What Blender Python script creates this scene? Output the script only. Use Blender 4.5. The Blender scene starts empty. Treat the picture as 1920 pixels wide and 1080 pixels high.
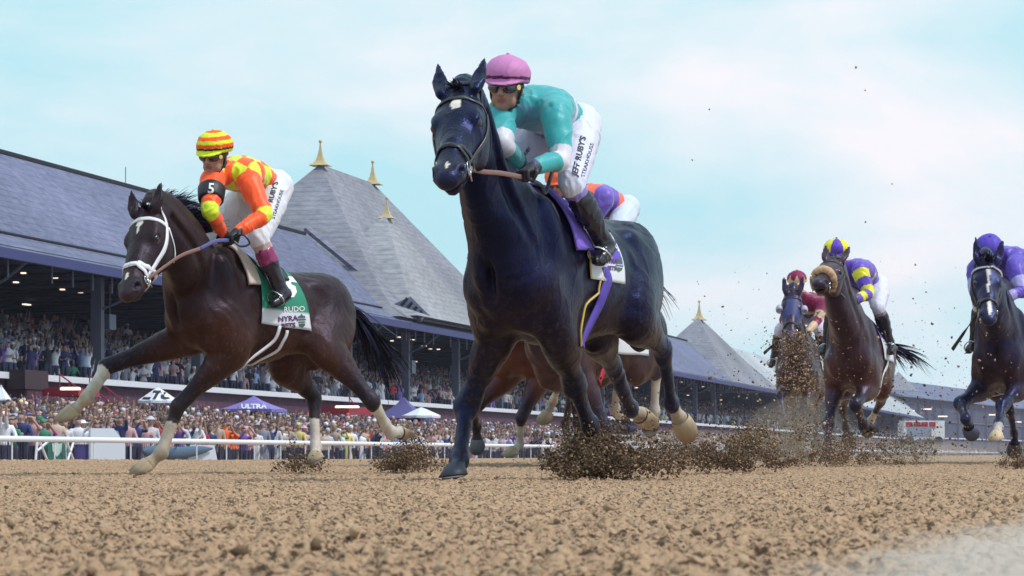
import bpy, bmesh, math, random
import numpy as np
from mathutils import Vector, Matrix
from mathutils.bvhtree import BVHTree
import openvdb

R = math.radians
rnd = random.Random(11)
npr = np.random.default_rng(5)
SC = bpy.context.scene
COL = SC.collection

# ---------------------------------------------------------------- camera, sky, sun, exposure
FPX = 5333.0; CX = 960.0; HZ = 852.0; CH = 0.15       # focal length in photo pixels, centre, horizon row, lens height
cam = bpy.data.cameras.new('camera'); cam.lens = 100.0; cam.sensor_width = 36.0
cam.shift_y = (HZ - 540.0) / 1920.0
cam.clip_start = 0.2; cam.clip_end = 8000.0
cam.dof.use_dof = True; cam.dof.focus_distance = 17.5; cam.dof.aperture_fstop = 20.0
camo = bpy.data.objects.new('camera', cam); COL.objects.link(camo)
camo.location = (0, 0, CH); camo.rotation_euler = (R(90), 0, 0)
SC.camera = camo

SUN_EL, SUN_AZ = R(56), R(108)     # azimuth clockwise from +Y
world = bpy.data.worlds.new('World'); SC.world = world; world.use_nodes = True
nt = world.node_tree; nt.nodes.clear()
def N(tree, kind, **kw):
    n = tree.nodes.new(kind)
    for k, v in kw.items():
        setattr(n, k, v)
    return n
wo = N(nt, 'ShaderNodeOutputWorld'); bg = N(nt, 'ShaderNodeBackground')
sky = N(nt, 'ShaderNodeTexSky', sky_type='NISHITA'); sky.sun_disc = False
sky.sun_elevation = SUN_EL; sky.sun_rotation = SUN_AZ
sky.air_density = 1.0; sky.dust_density = 1.5; sky.ozone_density = 1.5
tc = N(nt, 'ShaderNodeTexCoord'); mp = N(nt, 'ShaderNodeMapping')
mp.inputs['Scale'].default_value = (1.0, 1.0, 2.6)
mp.inputs['Location'].default_value = (3.1, 0.35, 0.0)
cn = N(nt, 'ShaderNodeTexNoise'); cn.inputs['Scale'].default_value = 5.5; cn.inputs['Detail'].default_value = 7.0
cn.inputs['Roughness'].default_value = 0.52; cn.inputs['Distortion'].default_value = 0.3
cr = N(nt, 'ShaderNodeValToRGB')
cr.color_ramp.elements[0].position = 0.44; cr.color_ramp.elements[0].color = (0, 0, 0, 1)
cr.color_ramp.elements[1].position = 0.70; cr.color_ramp.elements[1].color = (1, 1, 1, 1)
sc_ = N(nt, 'ShaderNodeVectorMath', operation='SCALE'); sc_.inputs['Scale'].default_value = 0.06
veil = N(nt, 'ShaderNodeMix', data_type='RGBA'); veil.inputs[0].default_value = 0.93
veil.inputs[7].default_value = (0.50, 0.82, 0.90, 1)         # thin bright overcast, cyan
cloud = N(nt, 'ShaderNodeMix', data_type='RGBA'); cloud.inputs[7].default_value = (0.92, 0.90, 0.94, 1)
nt.links.new(tc.outputs['Generated'], mp.inputs['Vector']); nt.links.new(mp.outputs[0], cn.inputs['Vector'])
nt.links.new(cn.outputs[0], cr.inputs[0]); nt.links.new(cr.outputs[0], cloud.inputs[0])
nt.links.new(sky.outputs[0], sc_.inputs[0]); nt.links.new(sc_.outputs[0], veil.inputs[6])
nt.links.new(veil.outputs[2], cloud.inputs[6]); nt.links.new(cloud.outputs[2], bg.inputs[0])
nt.links.new(bg.outputs[0], wo.inputs[0])
bg.inputs[1].default_value = 0.95

sun = bpy.data.lights.new('sun', 'SUN'); sun.energy = 2.4; sun.angle = R(7); sun.color = (1.0, 0.93, 0.86)
suno = bpy.data.objects.new('sun', sun); COL.objects.link(suno)
sd = Vector((math.sin(SUN_AZ) * math.cos(SUN_EL), math.cos(SUN_AZ) * math.cos(SUN_EL), math.sin(SUN_EL)))
suno.rotation_euler = (-sd).to_track_quat('-Z', 'Y').to_euler()

vs = SC.view_settings
vs.view_transform = 'Standard'; vs.look = 'None'; vs.exposure = 0.20; vs.gamma = 1.0; vs.use_curve_mapping = False
SC.cycles.use_denoising = True
SC.cycles.max_bounces = 5; SC.cycles.diffuse_bounces = 2; SC.cycles.glossy_bounces = 2; SC.cycles.transmission_bounces = 2
SC.cycles.volume_bounces = 0; SC.cycles.caustics_reflective = False; SC.cycles.caustics_refractive = False

# ---------------------------------------------------------------- helpers
def V3(*a):
    return np.array(a, dtype=float)
def at(px, py, Y):
    """point of the place that stands Y metres in front of the lens, read off the photograph"""
    return V3((px - CX) / FPX * Y, Y, CH + (HZ - py) / FPX * Y)
EYE = V3(0, 0, CH)
def pix(p):
    return CX + p[0] / p[1] * FPX, HZ - (p[2] - CH) / p[1] * FPX
def reach(parent, px, py, L, near=True, tag=''):
    """point on the sight line of (px,py) at distance L from parent: bones keep their true length"""
    d = V3((px - CX) / FPX, 1.0, (HZ - py) / FPX); d /= np.linalg.norm(d)
    m = parent - EYE; b = d @ m; c = m @ m - L * L; disc = b * b - c
    if disc < 0:
        if disc < -0.9 * 1e-2 * 16: print('REACH', tag, px, py, 'miss %.2f' % math.sqrt(m @ m - b * b), 'L', L)
        return EYE + d * b
    s = math.sqrt(disc)
    return EYE + d * (b - s if near else b + s)
def unit(v):
    v = np.asarray(v, float); return v / (np.linalg.norm(v) + 1e-12)
def perp(v, ax):
    ax = unit(ax); return unit(np.asarray(v, float) - ax * (np.asarray(v, float) @ ax))
def crom(P, n):
    P = [np.asarray(p, float) for p in P]
    if len(P) < 3:
        return [P[0] + (P[-1] - P[0]) * i / n for i in range(n + 1)]
    Q = [2 * P[0] - P[1]] + P + [2 * P[-1] - P[-2]]
    out = []
    for i in range(1, len(Q) - 2):
        for j in range(n):
            t = j / n
            out.append(.5 * ((2 * Q[i]) + (-Q[i-1] + Q[i+1]) * t + (2*Q[i-1] - 5*Q[i] + 4*Q[i+1] - Q[i+2]) * t*t + (-Q[i-1] + 3*Q[i] - 3*Q[i+1] + Q[i+2]) * t**3))
    out.append(P[-1]); return out

# materials ---------------------------------------------------------------
MATS = {}
def mat(name, col=(.5, .5, .5), rough=.6, spec=.5, metal=0., attr=None, noise=0., nscale=8., bump=0., bscale=40., emit=0., tint=None, coat=0., sheen=0., dist=.01):
    if name in MATS: return MATS[name]
    m = bpy.data.materials.new(name); m.use_nodes = True; t = m.node_tree
    b = t.nodes['Principled BSDF']
    b.inputs['Roughness'].default_value = rough; b.inputs['Specular IOR Level'].default_value = spec
    b.inputs['Metallic'].default_value = metal; b.inputs['Base Color'].default_value = (*col, 1)
    if tint: b.inputs['Specular Tint'].default_value = (*tint, 1)
    if coat: b.inputs['Coat Weight'].default_value = coat; b.inputs['Coat Roughness'].default_value = .25
    if sheen:
        b.inputs['Sheen Weight'].default_value = sheen
    src = None
    if attr:
        a = N(t, 'ShaderNodeAttribute', attribute_name=attr); src = a.outputs['Color']
    if noise:
        tcn = N(t, 'ShaderNodeTexCoord'); nz = N(t, 'ShaderNodeTexNoise'); nz.inputs['Scale'].default_value = nscale; nz.inputs['Detail'].default_value = 6
        t.links.new(tcn.outputs['Object'], nz.inputs['Vector'])
        mr = N(t, 'ShaderNodeMapRange'); mr.inputs[1].default_value = .3; mr.inputs[2].default_value = .7
        mr.inputs[3].default_value = 1 - noise; mr.inputs[4].default_value = 1 + noise
        t.links.new(nz.outputs[0], mr.inputs[0])
        mx = N(t, 'ShaderNodeVectorMath', operation='SCALE')
        if src: t.links.new(src, mx.inputs[0])
        else: mx.inputs[0].default_value = col
        t.links.new(mr.outputs[0], mx.inputs['Scale']); src = mx.outputs[0]
    if src: t.links.new(src, b.inputs['Base Color'])
    if bump:
        tcn = N(t, 'ShaderNodeTexCoord'); nz = N(t, 'ShaderNodeTexNoise'); nz.inputs['Scale'].default_value = bscale; nz.inputs['Detail'].default_value = 4
        bp = N(t, 'ShaderNodeBump'); bp.inputs['Strength'].default_value = bump; bp.inputs['Distance'].default_value = dist
        t.links.new(tcn.outputs['Object'], nz.inputs['Vector']); t.links.new(nz.outputs[0], bp.inputs['Height']); t.links.new(bp.outputs[0], b.inputs['Normal'])
    if emit:
        b.inputs['Emission Color'].default_value = (*col, 1); b.inputs['Emission Strength'].default_value = emit
    MATS[name] = m
    return m

# objects -----------------------------------------------------------------
def tag(o, label=None, cat=None, group=None, kind=None):
    if label: o['label'] = label
    if cat: o['category'] = cat
    if group: o['group'] = group
    if kind: o['kind'] = kind
    return o
def empty(name, loc=(0, 0, 0), label=None, cat=None, group=None):
    o = bpy.data.objects.new(name, None); COL.objects.link(o); o.location = loc; o.empty_display_size = .1
    return tag(o, label, cat, group)
def link(name, me, parent=None):
    o = bpy.data.objects.new(name, me); COL.objects.link(o)
    if parent is not None:
        o.parent = parent; o.matrix_parent_inverse = Matrix.Translation(parent.location).inverted() if parent.type == 'EMPTY' else Matrix()
    return o
def mesh(name, verts, faces, m, parent=None, smooth=False, col=None):
    me = bpy.data.meshes.new(name); verts = np.asarray(verts, float)
    me.from_pydata(verts.tolist(), [], faces if isinstance(faces, list) else faces.tolist()); me.materials.append(m)
    if smooth: me.polygons.foreach_set('use_smooth', np.ones(len(me.polygons), bool))
    if col is not None: setcol(me, col)
    me.update()
    return link(name, me, parent)
def setcol(me, col):
    a = me.color_attributes.new('Col', 'FLOAT_COLOR', 'POINT')
    c = np.ones((len(me.vertices), 4)); c[:, :3] = col
    a.data.foreach_set('color', c.ravel())
class MB:
    def __init__(s): s.v = []; s.f = []; s.mi = []
    def add(s, V, F, mi=0):
        n = len(s.v); s.v += [tuple(map(float, p)) for p in V]; s.f += [tuple(i + n for i in f) for f in F]; s.mi += [mi] * len(F); return s
    def box(s, c, size, ax=None, mi=0):
        ax = np.eye(3) if ax is None else np.asarray(ax, float); c = np.asarray(c, float); h = np.asarray(size, float) / 2
        V = [c + ax[0] * h[0] * x + ax[1] * h[1] * y + ax[2] * h[2] * z for x in (-1, 1) for y in (-1, 1) for z in (-1, 1)]
        return s.add(V, [(0, 1, 3, 2), (4, 6, 7, 5), (0, 4, 5, 1), (2, 3, 7, 6), (0, 2, 6, 4), (1, 5, 7, 3)], mi)
    def tube(s, P, r, n=8, mi=0, flat=None, lat=None):
        P = [np.asarray(p, float) for p in P]; k = len(P)
        r = [r] * k if np.isscalar(r) else r; V = []
        for i, p in enumerate(P):
            t = unit(P[min(i + 1, k - 1)] - P[max(i - 1, 0)])
            ref = lat if lat is not None else (V3(0, 0, 1) if abs(t[2]) < .9 else V3(1, 0, 0))
            a = perp(ref, t); b = np.cross(t, a)
            ra, rb = (r[i], r[i]) if flat is None else (r[i], r[i] * flat)
            V += [p + a * ra * math.cos(2 * math.pi * j / n) + b * rb * math.sin(2 * math.pi * j / n) for j in range(n)]
        F = [(i * n + j, i * n + (j + 1) % n, (i + 1) * n + (j + 1) % n, (i + 1) * n + j) for i in range(k - 1) for j in range(n)]
        F += [tuple(range(n - 1, -1, -1)), tuple((k - 1) * n + j for j in range(n))]
        return s.add(V, F, mi)
    def build(s, name, m, parent=None, smooth=False):
        me = bpy.data.meshes.new(name); me.from_pydata(s.v, [], s.f)
        for x in (m if isinstance(m, (list, tuple)) else [m]): me.materials.append(x)
        if any(s.mi): me.polygons.foreach_set('material_index', s.mi)
        if smooth: me.polygons.foreach_set('use_smooth', [True] * len(s.f))
        me.update()
        return link(name, me, parent)

# organic bodies ----------------------------------------------------------
BIG = 9.0
class SDF:
    """signed distance body: tapered elliptical limbs and ellipsoids melted into one continuous surface"""
    def __init__(s, h): s.h = h; s.p = []
    def tube(s, nodes, lat, k=.03, sub=3, op='u', lats=None):
        P = crom([np.concatenate([n[0], [n[1], n[2]], (lats[i] if lats is not None else lat)]) for i, n in enumerate(nodes)], sub)
        s.p.append(('t', np.array(P), k, op)); return s
    def ell(s, c, r, ax=None, k=.03, op='u'):
        s.p.append(('e', (np.asarray(c, float), np.asarray(r, float) * np.ones(3), np.eye(3) if ax is None else np.asarray(ax, float)), k, op)); return s
    def mesh(s, name, m, parent=None, paint=None, warp=None, smooth=0, keep=None, wrinkle=None):
        h = s.h; lo = np.full(3, 1e9); hi = -lo
        for kind, d, k, op in s.p:
            if op != 'u': continue
            if kind == 't':
                r = np.maximum(d[:, 3], d[:, 4])[:, None]; lo = np.minimum(lo, (d[:, :3] - r).min(0)); hi = np.maximum(hi, (d[:, :3] + r).max(0))
            else:
                lo = np.minimum(lo, d[0] - d[1].max()); hi = np.maximum(hi, d[0] + d[1].max())
        lo -= 5 * h + .02; hi += 5 * h + .02
        n = np.ceil((hi - lo) / h).astype(int) + 1
        G = np.full(n, BIG * .01 + .2, np.float32)
        axs = [lo[i] + h * np.arange(n[i]) for i in range(3)]
        def block(a, b):
            i0 = np.clip(np.floor((a - lo) / h).astype(int), 0, n - 1); i1 = np.clip(np.ceil((b - lo) / h).astype(int) + 1, 1, n)
            return i0, i1
        def ellq(u, v, w, ra, rb, rc):
            k0 = np.sqrt((u / ra) ** 2 + (v / rb) ** 2 + (w / rc) ** 2)
            k1 = np.sqrt((u / ra ** 2) ** 2 + (v / rb ** 2) ** 2 + (w / rc ** 2) ** 2) + 1e-9
            return k0 * (k0 - 1) / k1
        for kind, d, k, op in s.p:
            pad = k + 2 * h
            if kind == 'e':
                c, r, ax = d; i0, i1 = block(c - r.max() - pad, c + r.max() + pad)
                if (i1 <= i0).any(): continue
                X = axs[0][i0[0]:i1[0]][:, None, None] - c[0]; Y = axs[1][i0[1]:i1[1]][None, :, None] - c[1]; Z = axs[2][i0[2]:i1[2]][None, None, :] - c[2]
                q = [X * ax[j][0] + Y * ax[j][1] + Z * ax[j][2] for j in range(3)]
                D = ellq(q[0], q[1], q[2], *r)
            else:
                rm = np.maximum(d[:, 3], d[:, 4])[:, None]
                i0, i1 = block((d[:, :3] - rm).min(0) - pad, (d[:, :3] + rm).max(0) + pad)
                if (i1 <= i0).any(): continue
                D = np.full(i1 - i0, .3, np.float32)
                for a, b in zip(d[:-1], d[1:]):
                    mr = max(a[3], a[4], b[3], b[4]) + pad
                    j0, j1 = block(np.minimum(a[:3], b[:3]) - mr, np.maximum(a[:3], b[:3]) + mr)
                    j0 = np.maximum(j0, i0); j1 = np.minimum(j1, i1)
                    if (j1 <= j0).any(): continue
                    X = axs[0][j0[0]:j1[0]][:, None, None] - a[0]; Y = axs[1][j0[1]:j1[1]][None, :, None] - a[1]; Z = axs[2][j0[2]:j1[2]][None, None, :] - a[2]
                    ab = b[:3] - a[:3]; L = np.linalg.norm(ab)
                    if L < 1e-6: continue
                    t_ = ab / L; la = perp(a[5:8] + b[5:8], t_); lb = np.cross(t_, la)
                    w = X * t_[0] + Y * t_[1] + Z * t_[2]; u = X * la[0] + Y * la[1] + Z * la[2]; v = X * lb[0] + Y * lb[1] + Z * lb[2]
                    t = np.clip(w / L, 0, 1); ra = a[3] + (b[3] - a[3]) * t; rb = a[4] + (b[4] - a[4]) * t
                    q = ellq(u, v, w - t * L, ra, rb, np.minimum(ra, rb))
                    sl = tuple(slice(j0[i] - i0[i], j1[i] - i0[i]) for i in range(3))
                    D[sl] = np.minimum(D[sl], q)
            sl = tuple(slice(i0[i], i1[i]) for i in range(3)); A = G[sl]
            if op == 'u':
                hh = np.maximum(k - np.abs(A - D), 0) / k; G[sl] = np.minimum(A, D) - hh * hh * k * .25
            else:
                D = -D; hh = np.maximum(k - np.abs(A - D), 0) / k; G[sl] = np.maximum(A, D) + hh * hh * k * .25
        if warp is not None: warp(G, axs)
        g = openvdb.FloatGrid(3 * h); g.copyFromArray(np.clip(G, -3 * h, 3 * h).astype(np.float32))
        pts, quads = g.convertToQuads(0.0)
        pts = pts * h + lo
        if smooth:
            ea = quads.ravel(); eb = np.roll(quads, -1, axis=1).ravel(); w = np.ones(len(pts)) * .5
            if keep is not None: w[keep(pts)] = .12
            cnt = np.bincount(ea, minlength=len(pts)) + np.bincount(eb, minlength=len(pts))
            for _ in range(smooth):
                av = np.stack([(np.bincount(ea, pts[eb, i], len(pts)) + np.bincount(eb, pts[ea, i], len(pts))) / np.maximum(cnt, 1) for i in range(3)], 1)
                pts = pts + (av - pts) * w[:, None]
        me = bpy.data.meshes.new(name)
        me.vertices.add(len(pts)); me.vertices.foreach_set('co', pts.astype(np.float32).ravel())
        nq = len(quads); me.loops.add(nq * 4); me.loops.foreach_set('vertex_index', quads[:, ::-1].astype(np.int32).ravel())
        me.polygons.add(nq); me.polygons.foreach_set('loop_start', np.arange(nq, dtype=np.int32) * 4)
        me.update(calc_edges=True)
        a, b, c = pts[quads[:, 3]], pts[quads[:, 2]], pts[quads[:, 1]]
        if (np.cross(b - a, c - a) * (a - pts.mean(0))).sum() < 0: me.flip_normals()
        me.polygons.foreach_set('use_smooth', np.ones(nq, bool))
        me.materials.append(m)
        if paint is not None: setcol(me, paint(pts))
        if wrinkle is not None:
            me.update(); nv = np.empty(len(pts) * 3, np.float32); me.vertices.foreach_get('normal', nv)
            me.vertices.foreach_set('co', (pts + nv.reshape(-1, 3) * wrinkle(pts)[:, None]).astype(np.float32).ravel()); me.update()
        o = link(name, me, parent)
        return o
def bvh(o):
    me = o.data
    return BVHTree.FromPolygons([v.co for v in me.vertices], [tuple(p.vertices) for p in me.polygons])
def ray_px(tree, px, py, back=False):
    d = unit(V3((px - CX) / FPX, 1, (HZ - py) / FPX)); h = tree.ray_cast(Vector(EYE), Vector(d))
    return (None if h[0] is None else (np.array(h[0]), np.array(h[1])))
def sstep(a, b, x):
    t = np.clip((x - a) / (b - a), 0, 1); return t * t * (3 - 2 * t)
def fbm(x, y, z=0., seed=0, octv=4, f=1.0):
    """value noise on numpy arrays"""
    tot = 0; amp = 1; nrm = 0
    for o in range(octv):
        X = x * f; Y = y * f; Z = z * f + seed * 17.3 + o * 7.1
        xi = np.floor(X); yi = np.floor(Y); zi = np.floor(Z); fx = X - xi; fy = Y - yi; fz = Z - zi
        fx = fx * fx * (3 - 2 * fx); fy = fy * fy * (3 - 2 * fy); fz = fz * fz * (3 - 2 * fz)
        def hs(a, b, c):
            n = (a.astype(np.int64) * 374761393 + b.astype(np.int64) * 668265263 + np.asarray(c).astype(np.int64) * 2147483647 + seed * 9176) & 0xffffffff
            n = ((n ^ (n >> 13)) * 1274126177) & 0xffffffff
            return ((n ^ (n >> 16)) & 0xffff) / 65535.0
        r = 0
        for dz in (0, 1):
            wz = fz if dz else 1 - fz
            r = r + wz * ((hs(xi, yi, zi + dz) * (1 - fx) + hs(xi + 1, yi, zi + dz) * fx) * (1 - fy) + (hs(xi, yi + 1, zi + dz) * (1 - fx) + hs(xi + 1, yi + 1, zi + dz) * fx) * fy)
        tot = tot + amp * r; nrm += amp; amp *= .5; f *= 2.03
    return tot / nrm
# ---------------------------------------------------------------- track coordinates: t along the straight, p out towards the stand
TD = V3(.2096, .9778, 0); TN = V3(-.9778, .2096, 0)
def TP(t, p, z=0): return TD * t + TN * p + V3(0, 0, z)
def t_at(px, p):
    q = (px - CX) / FPX; return p * (.9778 + .2096 * q) / (.2096 - .9778 * q)
# ---------------------------------------------------------------- ground
def ground_z(X, Y):
    p = X * TN[0] + Y * TN[1]
    z = .0 + .075 * sstep(19, 30, Y) * 1.0
    return z - .62 * sstep(14, 29, p) + 1.1 * sstep(31, 44, p)
def dirt_h(X, Y, near=1.0):
    a = fbm(X, Y, seed=1, f=1.3, octv=3) - .5
    b = fbm(X, Y, seed=2, f=9., octv=4) - .5
    c = fbm(X, Y, seed=3, f=28., octv=3); c = np.maximum(c - .50, 0) * 2.2
    d = fbm(X, Y, seed=4, f=60., octv=2) - .5
    g = np.abs(fbm(X, Y, seed=6, f=13., octv=2) - .5) * 2; g2 = np.abs(fbm(X, Y, seed=16, f=34., octv=2) - .5) * 2; m = sstep(.35, .65, fbm(X, Y, seed=26, f=4., octv=2))
    g3 = np.abs(fbm(X, Y, seed=36, f=75., octv=2) - .5) * 2; g4 = np.maximum(fbm(X, Y, seed=46, f=110., octv=1) - .55, 0)
    return .018 * a + .020 * b + .020 * c + .008 * d + .016 * g ** .8 * m + .013 * g2 ** .8 + .013 * g3 ** .8 + .016 * g4
def pale(X, Y):
    e = X - (.45 + .27 * (Y - 3.85)) + .25 * (fbm(X, Y, seed=8, f=3.5, octv=4) - .5); return sstep(-.10, .16, e)
gm = bpy.data.materials.new('track_dirt'); gm.use_nodes = True; t_ = gm.node_tree; bs = t_.nodes['Principled BSDF']
bs.inputs['Roughness'].default_value = .95; bs.inputs['Specular IOR Level'].default_value = .15
geo = N(t_, 'ShaderNodeNewGeometry'); n1 = N(t_, 'ShaderNodeTexNoise'); n1.inputs['Scale'].default_value = 52; n1.inputs['Detail'].default_value = 9; n1.inputs['Roughness'].default_value = .65
n2 = N(t_, 'ShaderNodeTexNoise'); n2.inputs['Scale'].default_value = 2.2; n2.inputs['Detail'].default_value = 5
r1 = N(t_, 'ShaderNodeValToRGB'); e = r1.color_ramp.elements; e[0].position = .41; e[0].color = (.085, .05, .036, 1); e[1].position = .50; e[1].color = (.50, .32, .205, 1)
e2 = e.new(.72); e2.color = (.60, .42, .285, 1)
at1 = N(t_, 'ShaderNodeAttribute', attribute_name='Col')
mxp = N(t_, 'ShaderNodeMix', data_type='RGBA'); mxp.inputs[7].default_value = (.50, .43, .385, 1)
mx2 = N(t_, 'ShaderNodeMix', data_type='RGBA', blend_type='MULTIPLY'); mx2.inputs[0].default_value = .22
bp = N(t_, 'ShaderNodeBump'); bp.inputs['Strength'].default_value = .9; bp.inputs['Distance'].default_value = .012
t_.links.new(geo.outputs['Position'], n1.inputs['Vector']); t_.links.new(geo.outputs['Position'], n2.inputs['Vector'])
t_.links.new(n1.outputs[0], r1.inputs[0]); t_.links.new(r1.outputs[0], mx2.inputs[6]); t_.links.new(n2.outputs[0], mx2.inputs[7])
t_.links.new(mx2.outputs[2], mxp.inputs[6]); t_.links.new(at1.outputs['Color'], mxp.inputs[0]); t_.links.new(mxp.outputs[2], bs.inputs['Base Color'])
t_.links.new(n1.outputs[0], bp.inputs['Height']); t_.links.new(bp.outputs[0], bs.inputs['Normal'])
def gridmesh(name, rows, ncol, half, m, zf, parent=None):
    rows = np.asarray(rows); U = np.linspace(-1, 1, ncol); Y = np.repeat(rows[:, None], ncol, 1); X = U[None, :] * half(rows)[:, None]
    Z = zf(X, Y); V = np.stack([X, Y, Z], -1).reshape(-1, 3); nr = len(rows)
    i = np.arange(nr - 1)[:, None] * ncol + np.arange(ncol - 1)[None, :]; F_ = np.stack([i, i + 1, i + 1 + ncol, i + ncol], -1).reshape(-1, 4)
    me = bpy.data.meshes.new(name); me.vertices.add(len(V)); me.vertices.foreach_set('co', V.astype(np.float32).ravel()); me.loops.add(F_.size); me.loops.foreach_set('vertex_index', F_.astype(np.int32).ravel())
    me.polygons.add(len(F_)); me.polygons.foreach_set('loop_start', np.arange(len(F_), dtype=np.int32) * 4); me.update(calc_edges=True)
    me.polygons.foreach_set('use_smooth', np.ones(len(F_), bool)); me.materials.append(m); pl = pale(X, Y).reshape(-1); setcol(me, np.repeat(pl[:, None], 3, 1))
    return link(name, me, parent)
def zdirt(X, Y): return ground_z(X, Y) + dirt_h(X, Y) * (1 - .42 * pale(X, Y)) - .012
rows = [1.6]
while rows[-1] < 34: rows.append(rows[-1] * 1.0038 + .0005)
track = gridmesh('track', rows, 1050, lambda Y: .205 * Y + 1.5, gm, zdirt); track['kind'] = 'structure'
outer = gridmesh('ground', np.concatenate([np.linspace(-20, 60, 60), np.geomspace(62, 5000, 60)]), 160, lambda Y: 60 + np.maximum(Y, 0) * .9, gm, lambda X, Y: ground_z(X, Y) - .012 - .016 * sstep(34, 30, Y)); outer['kind'] = 'structure'

# ---------------------------------------------------------------- materials of the stand
def slate(name, c1, c2):
    m = bpy.data.materials.new(name); m.use_nodes = True; t = m.node_tree; b = t.nodes['Principled BSDF']; b.inputs['Roughness'].default_value = .75; b.inputs['Specular IOR Level'].default_value = .3
    g = N(t, 'ShaderNodeNewGeometry'); mp_ = N(t, 'ShaderNodeMapping'); mp_.inputs['Scale'].default_value = (1.4, 1.4, 4.5); nz = N(t, 'ShaderNodeTexNoise'); nz.inputs['Scale'].default_value = .9; nz.inputs['Detail'].default_value = 8; nz.inputs['Roughness'].default_value = .7
    sx = N(t, 'ShaderNodeSeparateXYZ'); wv = N(t, 'ShaderNodeMath', operation='MULTIPLY'); wv.inputs[1].default_value = 3.0; fr = N(t, 'ShaderNodeMath', operation='FRACT')
    rmp = N(t, 'ShaderNodeValToRGB'); rmp.color_ramp.elements[0].position = .32; rmp.color_ramp.elements[0].color = (*c1, 1); rmp.color_ramp.elements[1].position = .68; rmp.color_ramp.elements[1].color = (*c2, 1)
    ln = N(t, 'ShaderNodeMapRange'); ln.inputs[1].default_value = 0; ln.inputs[2].default_value = .25; ln.inputs[3].default_value = .72; ln.inputs[4].default_value = 1
    sc = N(t, 'ShaderNodeVectorMath', operation='SCALE')
    L_ = t.links.new; L_(g.outputs['Position'], mp_.inputs[0]); L_(mp_.outputs[0], nz.inputs[0]); L_(nz.outputs[0], rmp.inputs[0]); L_(g.outputs['Position'], sx.inputs[0]); L_(sx.outputs[2], wv.inputs[0]); L_(wv.outputs[0], fr.inputs[0])
    st = N(t, 'ShaderNodeTexNoise'); st.inputs['Scale'].default_value = .11; st.inputs['Detail'].default_value = 5; mr2 = N(t, 'ShaderNodeMapRange'); mr2.inputs[1].default_value = .3; mr2.inputs[2].default_value = .7; mr2.inputs[3].default_value = .78; mr2.inputs[4].default_value = 1.15; s2 = N(t, 'ShaderNodeVectorMath', operation='SCALE')
    L_(g.outputs['Position'], st.inputs[0]); L_(st.outputs[0], mr2.inputs[0]); L_(rmp.outputs[0], s2.inputs[0]); L_(mr2.outputs[0], s2.inputs['Scale'])
    L_(fr.outputs[0], ln.inputs[0]); L_(s2.outputs[0], sc.inputs[0]); L_(ln.outputs[0], sc.inputs['Scale']); L_(sc.outputs[0], b.inputs['Base Color'])
    return m
SLATE = slate('slate', (.085, .095, .18), (.19, .20, .32)); SLATE2 = slate('slate_tower', (.15, .15, .20), (.29, .29, .34))
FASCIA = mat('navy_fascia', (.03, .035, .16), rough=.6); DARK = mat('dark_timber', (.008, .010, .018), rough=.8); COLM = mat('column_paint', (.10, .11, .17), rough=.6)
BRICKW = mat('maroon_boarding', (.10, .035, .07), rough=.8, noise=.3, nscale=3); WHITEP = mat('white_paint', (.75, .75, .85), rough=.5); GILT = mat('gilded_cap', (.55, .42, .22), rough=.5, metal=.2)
LAMP = mat('lit_lamp', (1.0, .78, .6), emit=1.3); REDP = mat('red_paint', (.35, .02, .04), rough=.5)
def quad(name, pts, m, parent, thick=.12):
    pts = [np.asarray(p, float) for p in pts]; n = unit(np.cross(pts[1] - pts[0], pts[2] - pts[0])); k = len(pts)
    V = pts + [p - n * thick for p in pts]; F_ = [tuple(range(k)), tuple(range(2 * k - 1, k - 1, -1))] + [(i, i + k, (i + 1) % k + k, (i + 1) % k) for i in range(k)]
    return mesh(name, V, F_, m, parent)
# main grandstand ---------------------------------------------------------
PE, ZE = 43.0, 8.26                                    # eave line
gs = empty('grandstand', TP(150, 50), 'long grandstand with slate roof, dark open seating and maroon front wall', 'grandstand')
T0, T1 = 40.0, 173.0; PR, ZR = 50.5, 14.05
def roof_face(name, t0, t1, zr=ZR, pr=PR, m=SLATE, n=6, ov=0., parent=None, ze=ZE, pe=PE, flare=1.6):
    """front slope with a softer bell-cast foot, in a few strips"""
    prof = [(pe, ze), (pe + flare, ze + (zr - ze) * flare / (pr - pe) * .72), (pr, zr)]
    V = []; F_ = []
    for tt in (t0, t1): V += [TP(tt, p, z) for p, z in prof] + [TP(tt, p, z - .25) for p, z in prof]
    k = 3
    for i in range(2): F_ += [(i, i + 1, i + 1 + 6, i + 6), (i + 3, i + 9, i + 10, i + 4)]
    F_ += [(0, 6, 9, 3), (2, 5, 11, 8), (0, 3, 4, 1), (1, 4, 5, 2), (6, 7, 10, 9), (7, 8, 11, 10)]
    return mesh(name, V, F_, m, parent or gs)
roof_face('roof', T0, T1)
quad('rear_roof', [TP(T0, PR, ZR), TP(T1, PR, ZR), TP(T1, 70, 8), TP(T0, 70, 8)], SLATE, gs)
mb = MB(); mb.box(TP((T0 + T1) / 2, PR, ZR + .05), (T1 - T0, .25, .18), [TD, TN, (0, 0, 1)]); mb.build('ridge', DARK, gs)
vg = MB(); P_ = [TP(T1 + .3, PE - .1, ZE + .35), TP(T1 + .3, PE + 1.6, ZE + 1.5), TP(T1 + .3, PR, ZR + .45)]; vg.tube(P_, .24, 4, flat=.9); vg.build('verge', slate('verge_lead', (.14, .14, .22), (.3, .3, .4)), gs)
for tt in (58, 84, 110, 140, 160): MB().tube([TP(tt, PR, ZR), TP(tt, PR, ZR + 1.0)], .02, 4).build('lightning_rod', DARK, gs)
# seam line across the left roof
MB().box(TP((T0 + T1) / 2, PE + 1.6, ZE + (ZR - ZE) * 1.6 / (PR - PE) * .72 + .06), (T1 - T0, .12, .08), [TD, TN, (0, 0, 1)]).build('roof_seam', DARK, gs)
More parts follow.
